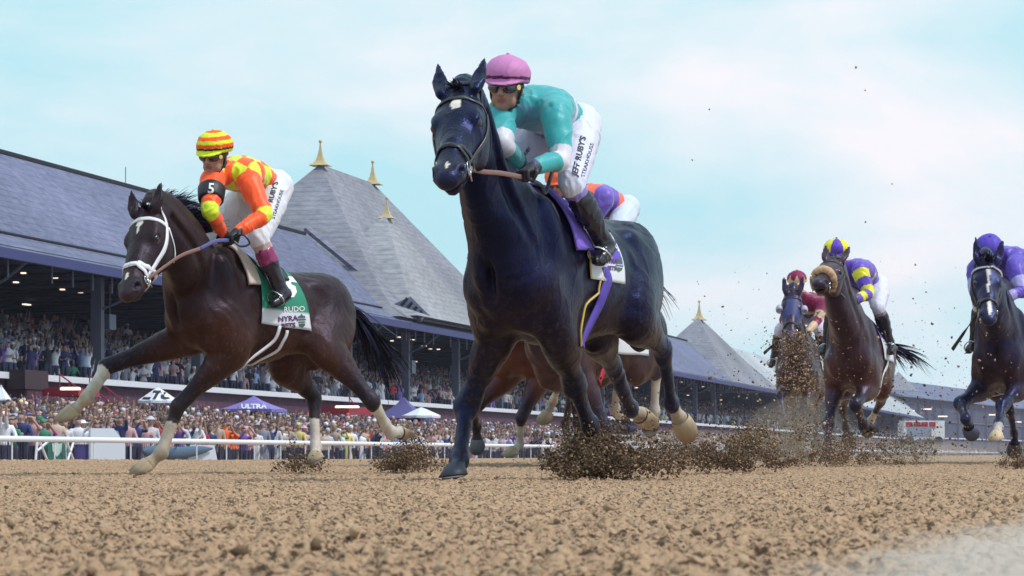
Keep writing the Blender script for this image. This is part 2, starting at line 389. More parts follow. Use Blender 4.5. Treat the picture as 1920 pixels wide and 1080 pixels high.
# central and further roofs
def hip(name, t0, t1, tr0, tr1, pr, zr, p0, p1, z0, m, parent, fl=.30):
    """hipped roof with swept foot"""
    def ring(k, z): return [TP(t0 + (tr0 - t0) * k, p0 + (pr - p0) * k, z), TP(t1 + (tr1 - t1) * k, p0 + (pr - p0) * k, z), TP(t1 + (tr1 - t1) * k, p1 + (pr - p1) * k, z), TP(t0 + (tr0 - t0) * k, p1 + (pr - p1) * k, z)]
    V = []; ks = [(0, 0), (.09, .055), (.2, .145), (.34, .28), (1.0 - 1e-3, 1)]
    for k, zz in ks: V += ring(k, z0 + (zr - z0) * zz)
    F_ = [(i * 4 + j, i * 4 + (j + 1) % 4, (i + 1) * 4 + (j + 1) % 4, (i + 1) * 4 + j) for i in range(len(ks) - 1) for j in range(4)] + [(3, 2, 1, 0), tuple(len(V) - 4 + j for j in range(4))]
    return mesh(name, V, F_, m, parent)
tower = empty('roof_tower', TP(190, 52), 'tall hipped slate tower roof left of centre with two gilded finials', 'tower')
zr = 19.4; hip('tower_roof', 168.5, 212, 181.8, 195.5, 52.0, zr, PE + .1, 62, ZE + .35, SLATE2, tower)
def finial(t, p, z, s, parent, name='finial'):
    V = []; F_ = []; pr_ = [(1.0, 0), (.62, .22), (.42, .45), (.26, .85), (.14, 1.4), (.075, 1.9), (.05, 2.1)]
    for r, zz in pr_: V += [TP(t, p, z + zz * s) + (TD * a + TN * b) * r * s * .9 for a, b in ((1, 1), (-1, 1), (-1, -1), (1, -1))]
    F_ = [(i * 4 + j, i * 4 + (j + 1) % 4, (i + 1) * 4 + (j + 1) % 4, (i + 1) * 4 + j) for i in range(len(pr_) - 1) for j in range(4)] + [(3, 2, 1, 0), tuple(len(V) - 4 + j for j in range(4))]
    o = mesh(name, V, F_, GILT, parent)
    bm = bmesh.new(); bmesh.ops.create_icosphere(bm, subdivisions=2, radius=.17 * s); me = bpy.data.meshes.new('ball'); bm.to_mesh(me); bm.free(); me.transform(Matrix.Translation(TP(t, p, z + 2.25 * s))); me.materials.append(GILT); link('ball', me, o)
    return o
finial(181.9, 52, zr - .1, .72, tower); finial(195.4, 52, zr - .1, .72, tower)
dm = empty('turret', TP(181, 47), 'lower pyramid turret with a gilded cap before the tall tower roof', 'tower')
hip('turret_roof', 171.8, 192, 181.2, 182.2, 47.4, 15.9, PE - .2, 53, ZE + .55, slate('slate_turret_sunlit', (.20, .20, .24), (.36, .36, .40)), dm); finial(181.7, 47.4, 15.7, .6, dm)  # paler slate stands in for sunlight on the turret faces
# louvred dormer at the valley
lv = empty('louvre_dormer', TP(173, 44), 'small triangular louvred opening in the valley beside the turret', 'dormer')
a0, a1, a2 = at(738, 570, 175), at(806, 592, 175), at(770, 556, 175); quad('louvre_frame', [a0, a1, a2], MATS.setdefault('lg', slate('louvre_grey', (.12, .12, .2), (.2, .2, .3))), lv, .3)
for i in range(4): MB().tube([at(752 + i * 12, 573 + i * 4, 174.7), at(764 + i * 9, 559 + i * 8, 174.7)], .10, 4).build('louvre_slat', DARK, lv)
roof_face('roof', 216, 420, zr=13.6)
mb = MB(); mb.box(TP(318, PR, 13.65), (204, .25, .18), [TD, TN, (0, 0, 1)]); mb.build('ridge', DARK, gs)
tw2 = empty('roof_tower', TP(340, 50), 'far slate tower roof right of centre with one gilded finial', 'tower')
tA = t_at(1311, 52); tA = t_at(1311, 50); hip('tower_roof', 322, 372, tA - .8, tA + .8, 50, 16.7, PE + .1, 57, ZE, SLATE2, tw2); finial(tA, 50, 16.4, 1.0, tw2)
wt = empty('clubhouse_roof', TP(400, 50), 'paler swept clubhouse roof behind the hooded horse', 'roof')
tB, tC = 372, 640; roof_face('roof', tB, tC, zr=14.3, m=slate('pale_slate', (.34, .36, .42), (.48, .50, .55)), parent=wt)
cb = empty('clubhouse', at(1760, 852, 400), 'far low clubhouse with hipped slate roof at the right', 'building')
def cpt(px, Y, z): return V3((px - CX) / FPX * Y * 1.7, Y * 1.7, CH + (z - CH) * 1.7)
e0, e1, e2_ = cpt(1560, 330, 7.8), cpt(1770, 400, 7.8), cpt(2300, 900, 7.8); back = V3(-4, 30, 0)
q0, q1, q2 = cpt(1440, 330, 12.0) + back, cpt(1740, 405, 11.2) + back, cpt(2300, 920, 11.6) + back
quad('roof', [e0, e1, q1, q0], SLATE, cb); quad('roof', [e1, e2_, q2, q1], SLATE, cb)
for i in range(46):
    f = (i + .5) / 46; q_ = (e0 + (e2_ - e0) * f) if f > .5 else (e0 + (e1 - e0) * f * 2 if False else e0 + (e2_ - e0) * f)
for a_, b_, nn_ in ((e0, e1, 12), (e1, e2_, 40)):
    for i in range(nn_):
        q_ = a_ + (b_ - a_) * (i / nn_); MB().box(q_ * (1, 1, 0) + V3(0, 3.4, 5.8), (.7, .7, 13.4)).build('gallery_post', COLM, cb)
        if i % 2: MB().box(q_ + V3(2, 3.2, -2.6 - (i % 3) * .7), (2.2, .3, .25)).build('gallery_lamp', LAMP, cb)
    for zz, mm_ in ((4.0, WHITEP), (8.0, COLM)): MB().tube([a_ * (1, 1, 0) + V3(0, 3.5, zz), b_ * (1, 1, 0) + V3(0, 3.5, zz)], .16, 4).build('gallery_rail', mm_, cb)
quad('roof_hip', [cpt(1655, 352, 8.2), cpt(1722, 372, 8.4), cpt(1684, 372, 11.0)], SLATE2, cb)
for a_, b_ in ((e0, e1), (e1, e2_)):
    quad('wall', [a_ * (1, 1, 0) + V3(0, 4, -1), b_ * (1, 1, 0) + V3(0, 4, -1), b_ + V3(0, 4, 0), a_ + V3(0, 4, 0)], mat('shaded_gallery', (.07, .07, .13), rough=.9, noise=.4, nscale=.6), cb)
# ---- interior
TE = 640.0
def slab(name, t0, t1, p0, p1, z0, z1, m, parent=gs): return MB().box(TP((t0 + t1) / 2, (p0 + p1) / 2, (z0 + z1) / 2), (t1 - t0, p1 - p0, z1 - z0), [TD, TN, (0, 0, 1)]).build(name, m, parent)
slab('fascia', T0, TE, PE - .12, PE + .1, ZE - .38, ZE + .02, FASCIA)
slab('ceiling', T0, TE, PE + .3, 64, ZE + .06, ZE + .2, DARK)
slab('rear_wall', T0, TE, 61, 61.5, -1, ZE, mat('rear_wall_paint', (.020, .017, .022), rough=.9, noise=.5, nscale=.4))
slab('front_wall', T0, TE, 45.2, 45.6, -.5, 3.28, BRICKW); slab('balcony_cap', T0, TE, 44.9, 45.7, 3.28, 3.55, WHITEP)
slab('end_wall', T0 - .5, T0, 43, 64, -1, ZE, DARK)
for i in range(14):      # stepped seating
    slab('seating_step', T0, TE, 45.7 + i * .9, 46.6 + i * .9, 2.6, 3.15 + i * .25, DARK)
for i in range(17):
    tt = 95.1 + i * 14.4; slab('column', tt - .22, tt + .22, 45.8, 46.3, 3.3, ZE, COLM)
    mb = MB(); mb.tube(crom([TP(tt, 46, ZE - 1.5), TP(tt, 44.8, ZE - 1.0), TP(tt, 43.6, ZE - .1)], 4), .07, 5); mb.build('bracket', COLM, gs)
    for d in (2.4, 4.8, 7.2, 9.6, 12): MB().tube([TP(tt + d, 43.6, ZE - .3), TP(tt + d, 43.6, ZE - 1.0)], .05, 4).build('hanger', COLM, gs)
tr = MB()
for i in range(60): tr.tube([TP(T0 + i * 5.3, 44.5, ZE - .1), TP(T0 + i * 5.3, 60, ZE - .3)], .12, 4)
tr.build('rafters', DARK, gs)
# lamps under the roof
k = 0
for px, py, p, w in ((30, 507, 50, .30), (44, 512, 47, .22), (103, 510, 47, .35), (117, 523, 50, .25), (151, 524, 50, .22), (50, 571, 54, .9), (688, 624, 50, .3), (703, 622, 47, .3), (735, 627, 50, .3), (742, 598, 46, .2), (748, 631, 48, .3), (773, 631, 48, 1.3), (795, 642, 50, 1.2), (780, 678, 54, .2), (807, 654, 50, .3), (822, 655, 50, .3), (1193, 727, 50, 1.2), (1277, 716, 47, 1.0), (1290, 741, 50, .8), (1318, 723, 48, 1.2), (1352, 750, 50, .7), (1421, 752, 50, .7), (1232, 702, 47, .7), (1338, 705, 47, .7)):
    t0 = t_at(px, p); c = TP(t0, p); Y = c[1]; z = CH + (HZ - py) / FPX * Y; z = min(z, ZE - .15)
    o = empty('ceiling_lamp', TP(t0, p, z), 'small lit lamp hanging in the dark under the grandstand roof', 'lamp', 'lit lamps under the grandstand roof')
    MB().box(TP(t0, p, z), (w * .8, .2, .06), [TD, TN, (0, 0, 1)]).build('tube', LAMP, o); MB().tube([TP(t0, p, z + .05), TP(t0, p, ZE + .06)], .02, 4).build('stem', DARK, o)
# hanging monitors
for px, py, p, w in ((206, 604, 47, .9), (772, 688, 47, 1.1), (850, 695, 47, .9)):
    t0 = t_at(px, p); Y = TP(t0, p)[1]; z = CH + (HZ - py) / FPX * Y
    o = empty('monitor', TP(t0, p, z), {206: 'grey monitor hung beside the wide left column', 772: 'bluish monitor cluster hung in the stand near the tail', 850: 'small monitor hung beside the lead horse chest'}[px], 'monitor')
    MB().box(TP(t0, p, z), (w, .3, w * .8), [TD, TN, (0, 0, 1)]).build('screen_case', mat('monitor_case', (.10, .13, .22), rough=.4), o); MB().tube([TP(t0, p, z), TP(t0, p, ZE)], .04, 4).build('hanger', COLM, o)
# ---------------------------------------------------------------- running rail
PRL = 28.5
rl = empty('running_rail', TP(90, PRL), 'white running rail along the far side of the track', 'rail')
RT = -.62 + 1.07 + .0
def railz(t): return .41 + CH
pr_ = [TP(t, PRL, CH + .41) for t in np.linspace(50, 900, 80)]
MB().tube(pr_, .078, 10).build('rail', WHITEP, rl, True)
for i, t in enumerate(np.arange(52, 330, 3.05)):
    b_ = TP(t, PRL + .0, CH + .37); MB().tube([b_, TP(t, PRL, .0), TP(t, PRL, -.62)], .022, 6).build('post', WHITEP, rl)
# crowd barrier
PB = 30.6; bz = -.55
FENCE = mat('barrier_mesh', (.05, .05, .09), rough=.6)
bf = empty('crowd_barrier', TP(90, PB), 'dark metal crowd barrier holding the spectators back from the rail', 'barrier')
for i, t in enumerate(np.arange(56, 300, 2.4)):
    MB().tube([TP(t, PB, bz), TP(t, PB, bz + 1.15)], .03, 5).build('post', FENCE, bf)
    mb = MB(); mb.tube([TP(t, PB, bz + 1.12), TP(t + 2.4, PB, bz + 1.12)], .025, 5); mb.tube([TP(t, PB, bz + .15), TP(t + 2.4, PB, bz + .15)], .02, 5)
    if t < 150:
        for k in range(1, 12): mb.tube([TP(t + k * .2, PB, bz + .15), TP(t + k * .2, PB, bz + 1.12)], .008, 4)
    mb.build('panel', FENCE, bf)
# ---------------------------------------------------------------- horses
WHITE = V3(.62, .56, .50)
def coatmat(name, tint, rough=.33, spec=.45):
    return mat(name, attr='Col', rough=rough, spec=spec, tint=tint, noise=.28, nscale=5.5, bump=.6, bscale=75, dist=.005, coat=.0)

def muscle(P):
    q = fbm(P[:, 0], P[:, 1], P[:, 2], seed=31, f=3, octv=2); n = fbm(P[:, 0] + q * .5, P[:, 1] + q * .5, P[:, 2] * .55, seed=33, f=7.5, octv=2)
    v = fbm(P[:, 0] * 1.2 + q * .3, P[:, 1] * 1.2, P[:, 2] * .7 + q, seed=37, f=10, octv=1); vein = np.exp(-((v - .5) / .035) ** 2)
    return .020 * (n - .5) + .0028 * vein
def make_horse(name, label, S):
    s = S.get('s', 1.0); th = R(S['yaw']); pt = R(S.get('pitch', 0)); rl = R(S.get('roll', 0))
    F = V3(-math.sin(th), -math.cos(th), 0); L = V3(math.cos(th), -math.sin(th), 0); U = V3(0, 0, 1)
    F, U = F * math.cos(pt) + U * math.sin(pt), U * math.cos(pt) - F * math.sin(pt)
    L, U = L * math.cos(rl) + U * math.sin(rl), U * math.cos(rl) - L * math.sin(rl)
    W = at(*S['withers'])
    C = W - s * (.45 * F + .36 * U)
    T = lambda f, l, u: C + s * (f * F + l * L + u * U)
    # head frame
    hs = S.get('hs', 1.06) * s
    poll = at(*S['poll']); muz = reach(poll, S['muzzle'][0], S['muzzle'][1], .60 * hs, S.get('muzzle_near', True), name + ' muzzle')
    A = unit(muz - poll); D = perp(S['dorsal'], A); HW = np.cross(D, A)
    Hd = lambda a, w, v: poll + hs * (a * A + w * HW + v * D)
    B = SDF(S.get('h', .012))
    # trunk
    tr = [(.74, -.02, .16, .21), (.62, -.02, .215, .31), (.42, .0, .245, .36), (.20, -.035, .28, .36), (-.02, -.03, .30, .335),
          (-.25, .025, .28, .265), (-.45, .07, .265, .245), (-.62, .05, .23, .235), (-.79, .02, .13, .17)]
    B.tube([(T(f, 0, u), a * s, b * s) for f, u, a, b in tr], L, k=.02, sub=9)
    ax = [F, L, U]
    for sg in (-1, 1):
        rot = lambda d: [unit(F + d * U), L, unit(U - d * F)]
        B.ell(T(.53, .16 * sg, .05), (.11 * s, .09 * s, .30 * s), rot(-.38), k=.03)      # shoulder blade
        B.ell(T(.40, .195 * sg, -.12), (.15 * s, .085 * s, .20 * s), rot(-.5), k=.03)     # triceps
        B.ell(T(.70, .115 * sg, -.10), (.11 * s, .105 * s, .17 * s), ax, k=.025)            # breast
        B.ell(T(.60, .10 * sg, -.27), (.12 * s, .085 * s, .09 * s), ax, k=.03)
        B.ell(T(-.02, .20 * sg, -.12), (.34 * s, .09 * s, .19 * s), rot(.1), k=.06)      # barrel
        for i in range(6):                                                              # ribs
            f = .16 - i * .085; B.tube([(T(f + .05, .255 * sg, .10), .008 * s, .008 * s), (T(f, .285 * sg, -.05), .010 * s, .009 * s), (T(f - .06, .25 * sg, -.20), .008 * s, .008 * s)], F, k=.03)
        B.ell(T(-.50, .13 * sg, .02), (.25 * s, .155 * s, .28 * s), rot(.15), k=.06)      # quarter
        B.ell(T(-.66, .11 * sg, -.10), (.12 * s, .10 * s, .28 * s), rot(-.1), k=.06)
        B.ell(T(-.33, .20 * sg, .19), (.09 * s, .05 * s, .05 * s), ax, k=.05)            # point of hip
    # neck
    n0, n1, n2 = T(.38, 0, .07), T(.58, 0, .10), T(.74, 0, .22)
    n5 = Hd(.04, 0, -.11); n4 = Hd(*S.get('nape', (-.10, 0, -.16)))
    nk = S.get('nk', 1.0); nm = S.get('neckmid'); n3 = (n2 + n4) / 2 if nm is None else at(*nm)
    lats = [L, L, L * .7 + HW * .3, L * .5 + HW * .5, HW, HW]
    B.tube([(n0, .17 * s, .34 * s), (n1, .20 * s, .31 * s), (n2, .175 * s, .27 * s), (n3, .122 * s * nk, .215 * s * nk), (n4, .092 * s, .165 * s * nk), (n5, .070 * s, .085 * s)], L, k=.04, sub=9, lats=lats)
    for sg in (-1, 1):
        B.tube([(n2 + L * .13 * sg * s - U * .10 * s, .06 * s, .07 * s), (n3 + unit(L + HW) * .085 * sg * s, .045 * s, .055 * s), (n4 + HW * .06 * sg * s, .035 * s, .04 * s)], L, k=.035, sub=5)
    # head
    hd = [(-.03, .062, .07), (.05, .098, .100), (.12, .116, .125), (.19, .114, .135), (.28, .090, .122), (.38, .072, .094), (.47, .064, .077), (.54, .068, .068), (.60, .052, .048)]
    B.tube([(Hd(a, 0, -b - .005), w * hs, b * hs) for a, w, b in hd], HW, k=.02, sub=6)
    hx = [A, HW, D]
    B.ell(Hd(.13, 0, -.070), (.15 * hs, .108 * hs, .062 * hs), hx, k=.03)
    B.ell(Hd(.36, 0, -.045), (.17 * hs, .050 * hs, .036 * hs), hx, k=.03)
    for sg in (-1, 1):
        B.ell(Hd(.185, .062 * sg, -.185), (.12 * hs, .045 * hs, .10 * hs), hx, k=.03)          # cheek
        B.ell(Hd(.170, .082 * sg, -.044), (.050 * hs, .030 * hs, .022 * hs), hx, k=.025)           # orbit
        B.ell(Hd(.30, .055 * sg, -.075), (.16 * hs, .014 * hs, .016 * hs), [unit(A + .16 * sg * -HW), HW, D], k=.03)   # face crest
        B.ell(Hd(.555, .046 * sg, -.046), (.048 * hs, .028 * hs, .034 * hs), hx, k=.02)           # nostril rim
        B.ell(Hd(.568, .066 * sg, -.040), (.030 * hs, .020 * hs, .017 * hs), [unit(A + .5 * D), HW, unit(D - .5 * A)], k=.01, op='s')
        B.ell(Hd(.196, .112 * sg, -.066), (.026 * hs, .018 * hs, .016 * hs), hx, k=.010, op='s')
        ew = S.get('ear', (.10, .0))[0]
        e0 = Hd(.0, .074 * sg, -.02); el = S.get('earlen', 1.0) * hs
        ed = unit(HW * (.16 * sg + S.get('eartwist', 0)) + D * S.get('earfwd', .45) - A * S.get('earback', .9))
        er = unit(np.cross(ed, HW))
        B.tube([(e0, .026 * hs, .024 * hs), (e0 + ed * .05 * el, .036 * hs, .024 * hs), (e0 + ed * .10 * el, .036 * hs, .018 * hs), (e0 + ed * .165 * el, .022 * hs, .012 * hs), (e0 + ed * .22 * el, .005 * hs, .005 * hs)], perp(HW, ed), k=.015)
        fr = perp(D + A * .3, ed)
        B.ell(e0 + ed * .095 * hs + fr * .024 * hs, (.062 * hs, .022 * hs, .022 * hs), [ed, perp(HW, ed), np.cross(ed, perp(HW, ed))], k=.006, op='s')
    B.ell(Hd(.575, 0, -.066), (.036 * hs, .048 * hs, .030 * hs), hx, k=.02)      # upper lip
    gap = S.get('gap', 0.0)
    B.ell(Hd(.545 - gap * .3, 0, -.118 - gap), (.045 * hs, .036 * hs, .026 * hs), hx, k=.02)     # lower lip
    B.tube([(Hd(.30, 0, -.17), .045 * hs, .035 * hs), (Hd(.42, 0, -.125 - gap * .5), .036 * hs, .03 * hs), (Hd(.53 - gap * .3, 0, -.108 - gap), .034 * hs, .024 * hs)], HW, k=.03)
    B.ell(Hd(.575, 0, -.094 - gap * .5), (.075 * hs, .06 * hs, (.006 + gap * .35) * hs), hx, k=.008, op='s')
    for sg in (-1, 1):      # grooves between the muscle masses
        B.tube([(n2 + L * .215 * sg * s - U * .17 * s, .016 * s, .02 * s), (n3 + unit(L + HW) * .125 * sg * s * nk - U * .07 * s, .014 * s, .018 * s), (n4 + HW * .095 * sg * s - U * .04 * s, .008, .01)], L, k=.035, op='s')
        B.tube([(T(.66, .26 * sg, .20), .012 * s, .012 * s), (T(.62, .285 * sg, .02), .014 * s, .014 * s), (T(.54, .30 * sg, -.12), .012 * s, .012 * s)], L, k=.03, op='s')
        B.tube([(T(.36, .275 * sg, .22), .012 * s, .012 * s), (T(.27, .315 * sg, .0), .016 * s, .014 * s), (T(.25, .30 * sg, -.22), .014 * s, .014 * s)], L, k=.035, op='s')
        B.tube([(T(-.28, .30 * sg, .16), .012 * s, .012 * s), (T(-.24, .315 * sg, -.02), .018 * s, .016 * s), (T(-.18, .29 * sg, -.18), .014 * s, .014 * s)], L, k=.04, op='s')
        B.tube([(T(-.60, .26 * sg, .14), .010 * s, .010 * s), (T(-.62, .285 * sg, -.08), .016 * s, .014 * s), (T(-.56, .27 * sg, -.28), .012 * s, .012 * s)], L, k=.035, op='s')
    B.ell(T(.875, 0, -.14), (.06 * s, .022 * s, .12 * s), ax, k=.06, op='s')
    # legs
    legs = []; lk = S.get('lk', 1.0)
    for sd, key in ((-1, 'fr'), (1, 'fl')):
        q = S[key]; S0 = T(.60, .15 * sd, -.10); e = q.get('e'); E = T(.46, .165 * sd, -.34) if e is None else (T(*e) if len(e) == 3 and e[2] < 5 and e[1] < 5 else at(*e))
        nr = q.get('near', (1, 1, 1)); K = reach(E, *q['k'], .44 * s, nr[0], name + key + 'k'); Ft = reach(K, *q['f'], .31 * s, nr[1], name + key + 'f'); To = reach(Ft, *q['t'], .195 * s, nr[2], name + key + 't')
        la = unit(L + F * .001); d1 = unit(K - E); dd = perp(L, d1)
        la = perp(L, unit(K - E)) if abs(unit(K - E) @ L) < .95 else F
        cor = Ft + (To - Ft) * .55
        B.tube([(S0, .11 * s, .13 * s), (E + (S0 - E) * .35, .11 * s, .15 * s), (E, .10 * s, .135 * s), (E + (K - E) * .28, .088 * s, .112 * s), (E + (K - E) * .6, .060 * s, .073 * s), (E + (K - E) * .88, .048 * s, .052 * s)], la, k=.05, sub=5)
        B.tube([(E + (K - E) * .80, .048 * s * lk, .053 * s * lk), (K, .054 * s * lk, .060 * s * lk), (K + (Ft - K) * .13, .044 * s * lk, .053 * s * lk), (K + (Ft - K) * .35, .033 * s * lk, .045 * s * lk), (K + (Ft - K) * .75, .032 * s * lk, .044 * s * lk), (Ft, .043 * s * lk, .051 * s * lk), (Ft + (To - Ft) * .28, .032 * s * lk, .036 * s * lk), (cor, .045 * s, .050 * s)], la, k=.02, sub=4)
        pm = np.cross(la, unit(To - Ft)); B.ell(Ft + pm * .022 * s, .036 * s * lk, k=.02); B.ell(K - np.cross(la, unit(Ft - K)) * .012 * s, .046 * s * lk, k=.02)
        legs.append((key, [E, K, Ft, cor, To], la))
    for sd, key in ((-1, 'hr'), (1, 'hl')):
        q = S[key]; H0 = T(-.52, .12 * sd, .06); st = q.get('s'); K0 = T(-.28, .185 * sd, -.28) if st is None else (T(*st) if st[1] < 5 else reach(H0, st[0], st[1], .40 * s, st[2] if len(st) > 2 else True, name + key + 's'))
        nr = q.get('near', (0, 0, 0)); K = reach(K0, *q['k'], .46 * s, nr[0], name + key + 'k'); Ft = reach(K, *q['f'], .39 * s, nr[1], name + key + 'f'); To = reach(Ft, *q['t'], .195 * s, nr[2], name + key + 't')
        la = perp(L, unit(K - K0)); cor = Ft + (To - Ft) * .55
        la2 = perp(L, unit(Ft - K))
        B.tube([(H0, .14 * s, .22 * s), ((H0 + K0) / 2 - F * .03 * s, .14 * s, .215 * s), (K0, .112 * s, .16 * s), (K0 + (K - K0) * .3, .092 * s, .127 * s), (K0 + (K - K0) * .65, .056 * s, .078 * s), (K0 + (K - K0) * .9, .042 * s, .055 * s)], la, k=.07, sub=5)
        B.tube([(K0 + (K - K0) * .85, .042 * s, .056 * s), (K, .052 * s, .066 * s), (K + (Ft - K) * .14, .044 * s, .058 * s), (K + (Ft - K) * .35, .035 * s, .047 * s), (K + (Ft - K) * .8, .034 * s, .045 * s), (Ft, .045 * s, .053 * s), (Ft + (To - Ft) * .28, .033 * s, .037 * s), (cor, .046 * s, .051 * s)], la2, k=.022, sub=4)
        B.tube([(K, .03 * s, .03 * s), (K0 + (K - K0) * .75 - perp(Ft - K, K - K0) * .045 * s, .018 * s, .02 * s), (K0 + (K - K0) * .45 - perp(Ft - K, K - K0) * .05 * s, .03 * s, .03 * s)], la, k=.03)
        pm = np.cross(la2, unit(To - Ft)); B.ell(Ft + pm * .024 * s, .038 * s, k=.02)
        legs.append((key, [K0, K, Ft, cor, To], la2))
    base = np.array(S['coat']); dark = np.array(S.get('points', base * .45)); belly = np.array(S.get('warm', base * 1.5))
    socks = S.get('socks', {})
    def paint(P):
        c = np.tile(base, (len(P), 1)).astype(float)
        rel = (P - C) / s; u = rel @ U
        w = sstep(.15, -.35, u)[:, None]; c = c * (1 - w) + belly * w
        nz = fbm(P[:, 0], P[:, 1], P[:, 2], seed=3, f=4)[:, None]; c *= .7 + .6 * nz
        for key, J, la in legs:
            best = np.full(len(P), 9.0); par = np.zeros(len(P))
            for i in range(3):
                a, b = J[i], J[i + 1]; ab = b - a; t = np.clip((P - a) @ ab / (ab @ ab), 0, 1); d = np.linalg.norm(P - a - t[:, None] * ab, axis=1)
                m = d < best; best[m] = d[m]; par[m] = i + t[m]
            m = sstep(.14, .09, best) * sstep(.1, .9, par); c = c * (1 - m[:, None]) + dark * m[:, None]
            if key in socks:
                lv, cc = socks[key]; m = (best < .085) & (par + (nz[:, 0] - .5) * .25 > lv); w_ = sstep(lv, 2.35, par[m])[:, None]; n4_ = fbm(P[m][:, 0], P[m][:, 1], P[m][:, 2], seed=51, f=28, octv=3)[:, None]; w_ = np.clip(w_ * .8 + (n4_ - .45) * 1.2, 0, 1); c[m] = (WHITE * .92 * (1 - w_) + np.array(cc) * .9 * w_) * (.75 + .5 * nz[m])
        du = sstep(.60, .74, fbm(P[:, 0], P[:, 1], P[:, 2], seed=41, f=85, octv=2)) * sstep(.15, -.5, u) * .14 + .10 * sstep(-.3, -1.0, u); c = c * (1 - du[:, None]) + V3(.22, .16, .12) * du[:, None]
        h = P - poll; a = h @ A / hs; ww = h @ HW / hs; v = h @ D / hs
        ml = (np.abs(ww) < .10) & (a > .02) & (a < .7) & (v > -.26)
        g = ml & (a > .42); m = sstep(.42, .60, a) * g; c = c * (1 - m[:, None] * .5) + V3(.035, .03, .04) * m[:, None] * .5
        for (ma, mw, ra, rw) in S.get('marks', []):
            m = ml & (v > -.10) & (((a - ma) / ra) ** 2 + ((ww - mw) / rw) ** 2 + (nz[:, 0] - .5) * .9 < 1); c[m] = WHITE * 1.1
        m = ml & (np.abs(a - .568) < .034) & (np.abs(np.abs(ww) - .060) < .013) & (np.abs(v + .040) < .02); c[m] = (.010, .005, .008)
        return c
    o = B.mesh(name, S['mat'], paint=paint, smooth=3, wrinkle=muscle, keep=lambda P: ((np.linalg.norm(P - Hd(.25, 0, -.08), axis=1) < .5 * hs)))
    root = o; tag(o, label, 'horse', 'racehorses galloping towards the camera')
    tree = bvh(o)
    # eyes
    em = mat('horse_eye', (.012, .008, .01), rough=.06, spec=.9)
    for sg in (-1, 1):
        bm = bmesh.new(); bmesh.ops.create_uvsphere(bm, u_segments=16, v_segments=10, radius=.027 * hs)
        me = bpy.data.meshes.new('eye'); bm.to_mesh(me); bm.free(); me.materials.append(em); me.polygons.foreach_set('use_smooth', [True] * len(me.polygons))
        me.transform(Matrix.Translation(Hd(.194, .087 * sg, -.060))); link('eye', me, o)
    # hooves
    hm = mat('hoof_horn', attr='Col', rough=.55, spec=.4, bump=.3, bscale=35, dist=.003)
    shm = mat('horseshoe_metal', (.45, .43, .42), rough=.35, metal=.9)
    hc = S.get('hooves', {})
    for key, J, la in legs:
        p = unit(J[4] - J[3]); l = perp(L, p); g = -np.cross(l, p); tilt = R(S.get('sole', {}).get(key, 44))
        n = math.cos(tilt) * p - math.sin(tilt) * g; fd = -np.cross(l, n)
        rings = []; cc = []
        colr = np.array(hc.get(key, (.045, .04, .055)))
        for t, rr in ((0, .051), (.12, .057), (.55, .066), (1, .076), (1.03, .072)):
            cen = J[3] + p * (.064 * s * t) + fd * .012 * s * t; nn = unit(p * (1 - t) + n * t); ff = perp(fd, nn); ll = np.cross(nn, ff)
            for j in range(20):
                a = 2 * math.pi * j / 20; ex = 1.0 if math.cos(a) > 0 else (.82 - .18 * (abs(math.sin(a)) < .3))
                ht = nn * 0
                rings.append(cen + rr * s * (math.cos(a) * ff * ex * 1.05 + math.sin(a) * ll) + n * (.018 * s * math.cos(a) * t)); cc.append(colr * (1.25 - .45 * t) * (.85 + .3 * rnd.random()))
        rings.append(J[3] + p * .060 * s); cc.append(colr * .5)
        Fc = [(i * 20 + j, i * 20 + (j + 1) % 20, (i + 1) * 20 + (j + 1) % 20, (i + 1) * 20 + j) for i in range(4) for j in range(20)] + [(80 + j, 80 + (j + 1) % 20, 100) for j in range(20)]
        mesh('hoof', rings, Fc, hm, o, True, np.array(cc))
        mb = MB(); pl = []
        for j in range(-7, 8):
            a = math.pi * j / 9.0; pl.append(J[3] + p * .071 * s + fd * (.012 + .058 * math.cos(a)) * s + np.cross(n, fd) * .055 * math.sin(a) * s + n * (.018 * math.cos(a)) * s)
        mb.tube(pl, .0085 * s, 6, flat=.5, lat=n); mb.build('horseshoe', shm, o, True)
    return dict(o=o, T=T, Hd=Hd, F=F, L=L, U=U, A=A, D=D, HW=HW, C=C, s=s, hs=hs, tree=tree, legs={k: (J, la) for k, J, la in legs}, poll=poll, muz=muz)

def hair(name, roots, dirs, lens, width, m, parent, sag=.5, seg=5, wob=.15, seed=1):
    """locks of hair: each a tapering curved strip pair"""
    rr = random.Random(seed); V = []; Fc = []
    for p, d, l in zip(roots, dirs, lens):
        p = np.asarray(p, float); d = unit(d); w = V3(rr.uniform(-1, 1), rr.uniform(-1, 1), rr.uniform(-1, 1)); side = perp(w, d); wd = width * rr.uniform(.5, 1.2)
        cur = V3(rr.uniform(-1, 1), rr.uniform(-1, 1), rr.uniform(-1, 1)) * wob; prev = None
        for i in range(seg + 1):
            t = i / seg; q = wd * (1 - t) ** .7 + .0008
            V += [p + side * q, p - side * q]; n = len(V)
            if i: Fc.append((n - 4, n - 3, n - 1, n - 2))
            p = p + d * l / seg; d = unit(d + V3(0, 0, -1) * sag / seg + cur / seg + V3(rr.uniform(-1, 1), rr.uniform(-1, 1), rr.uniform(-1, 1)) * wob * .3)
    return mesh(name, V, Fc, m, parent, True)

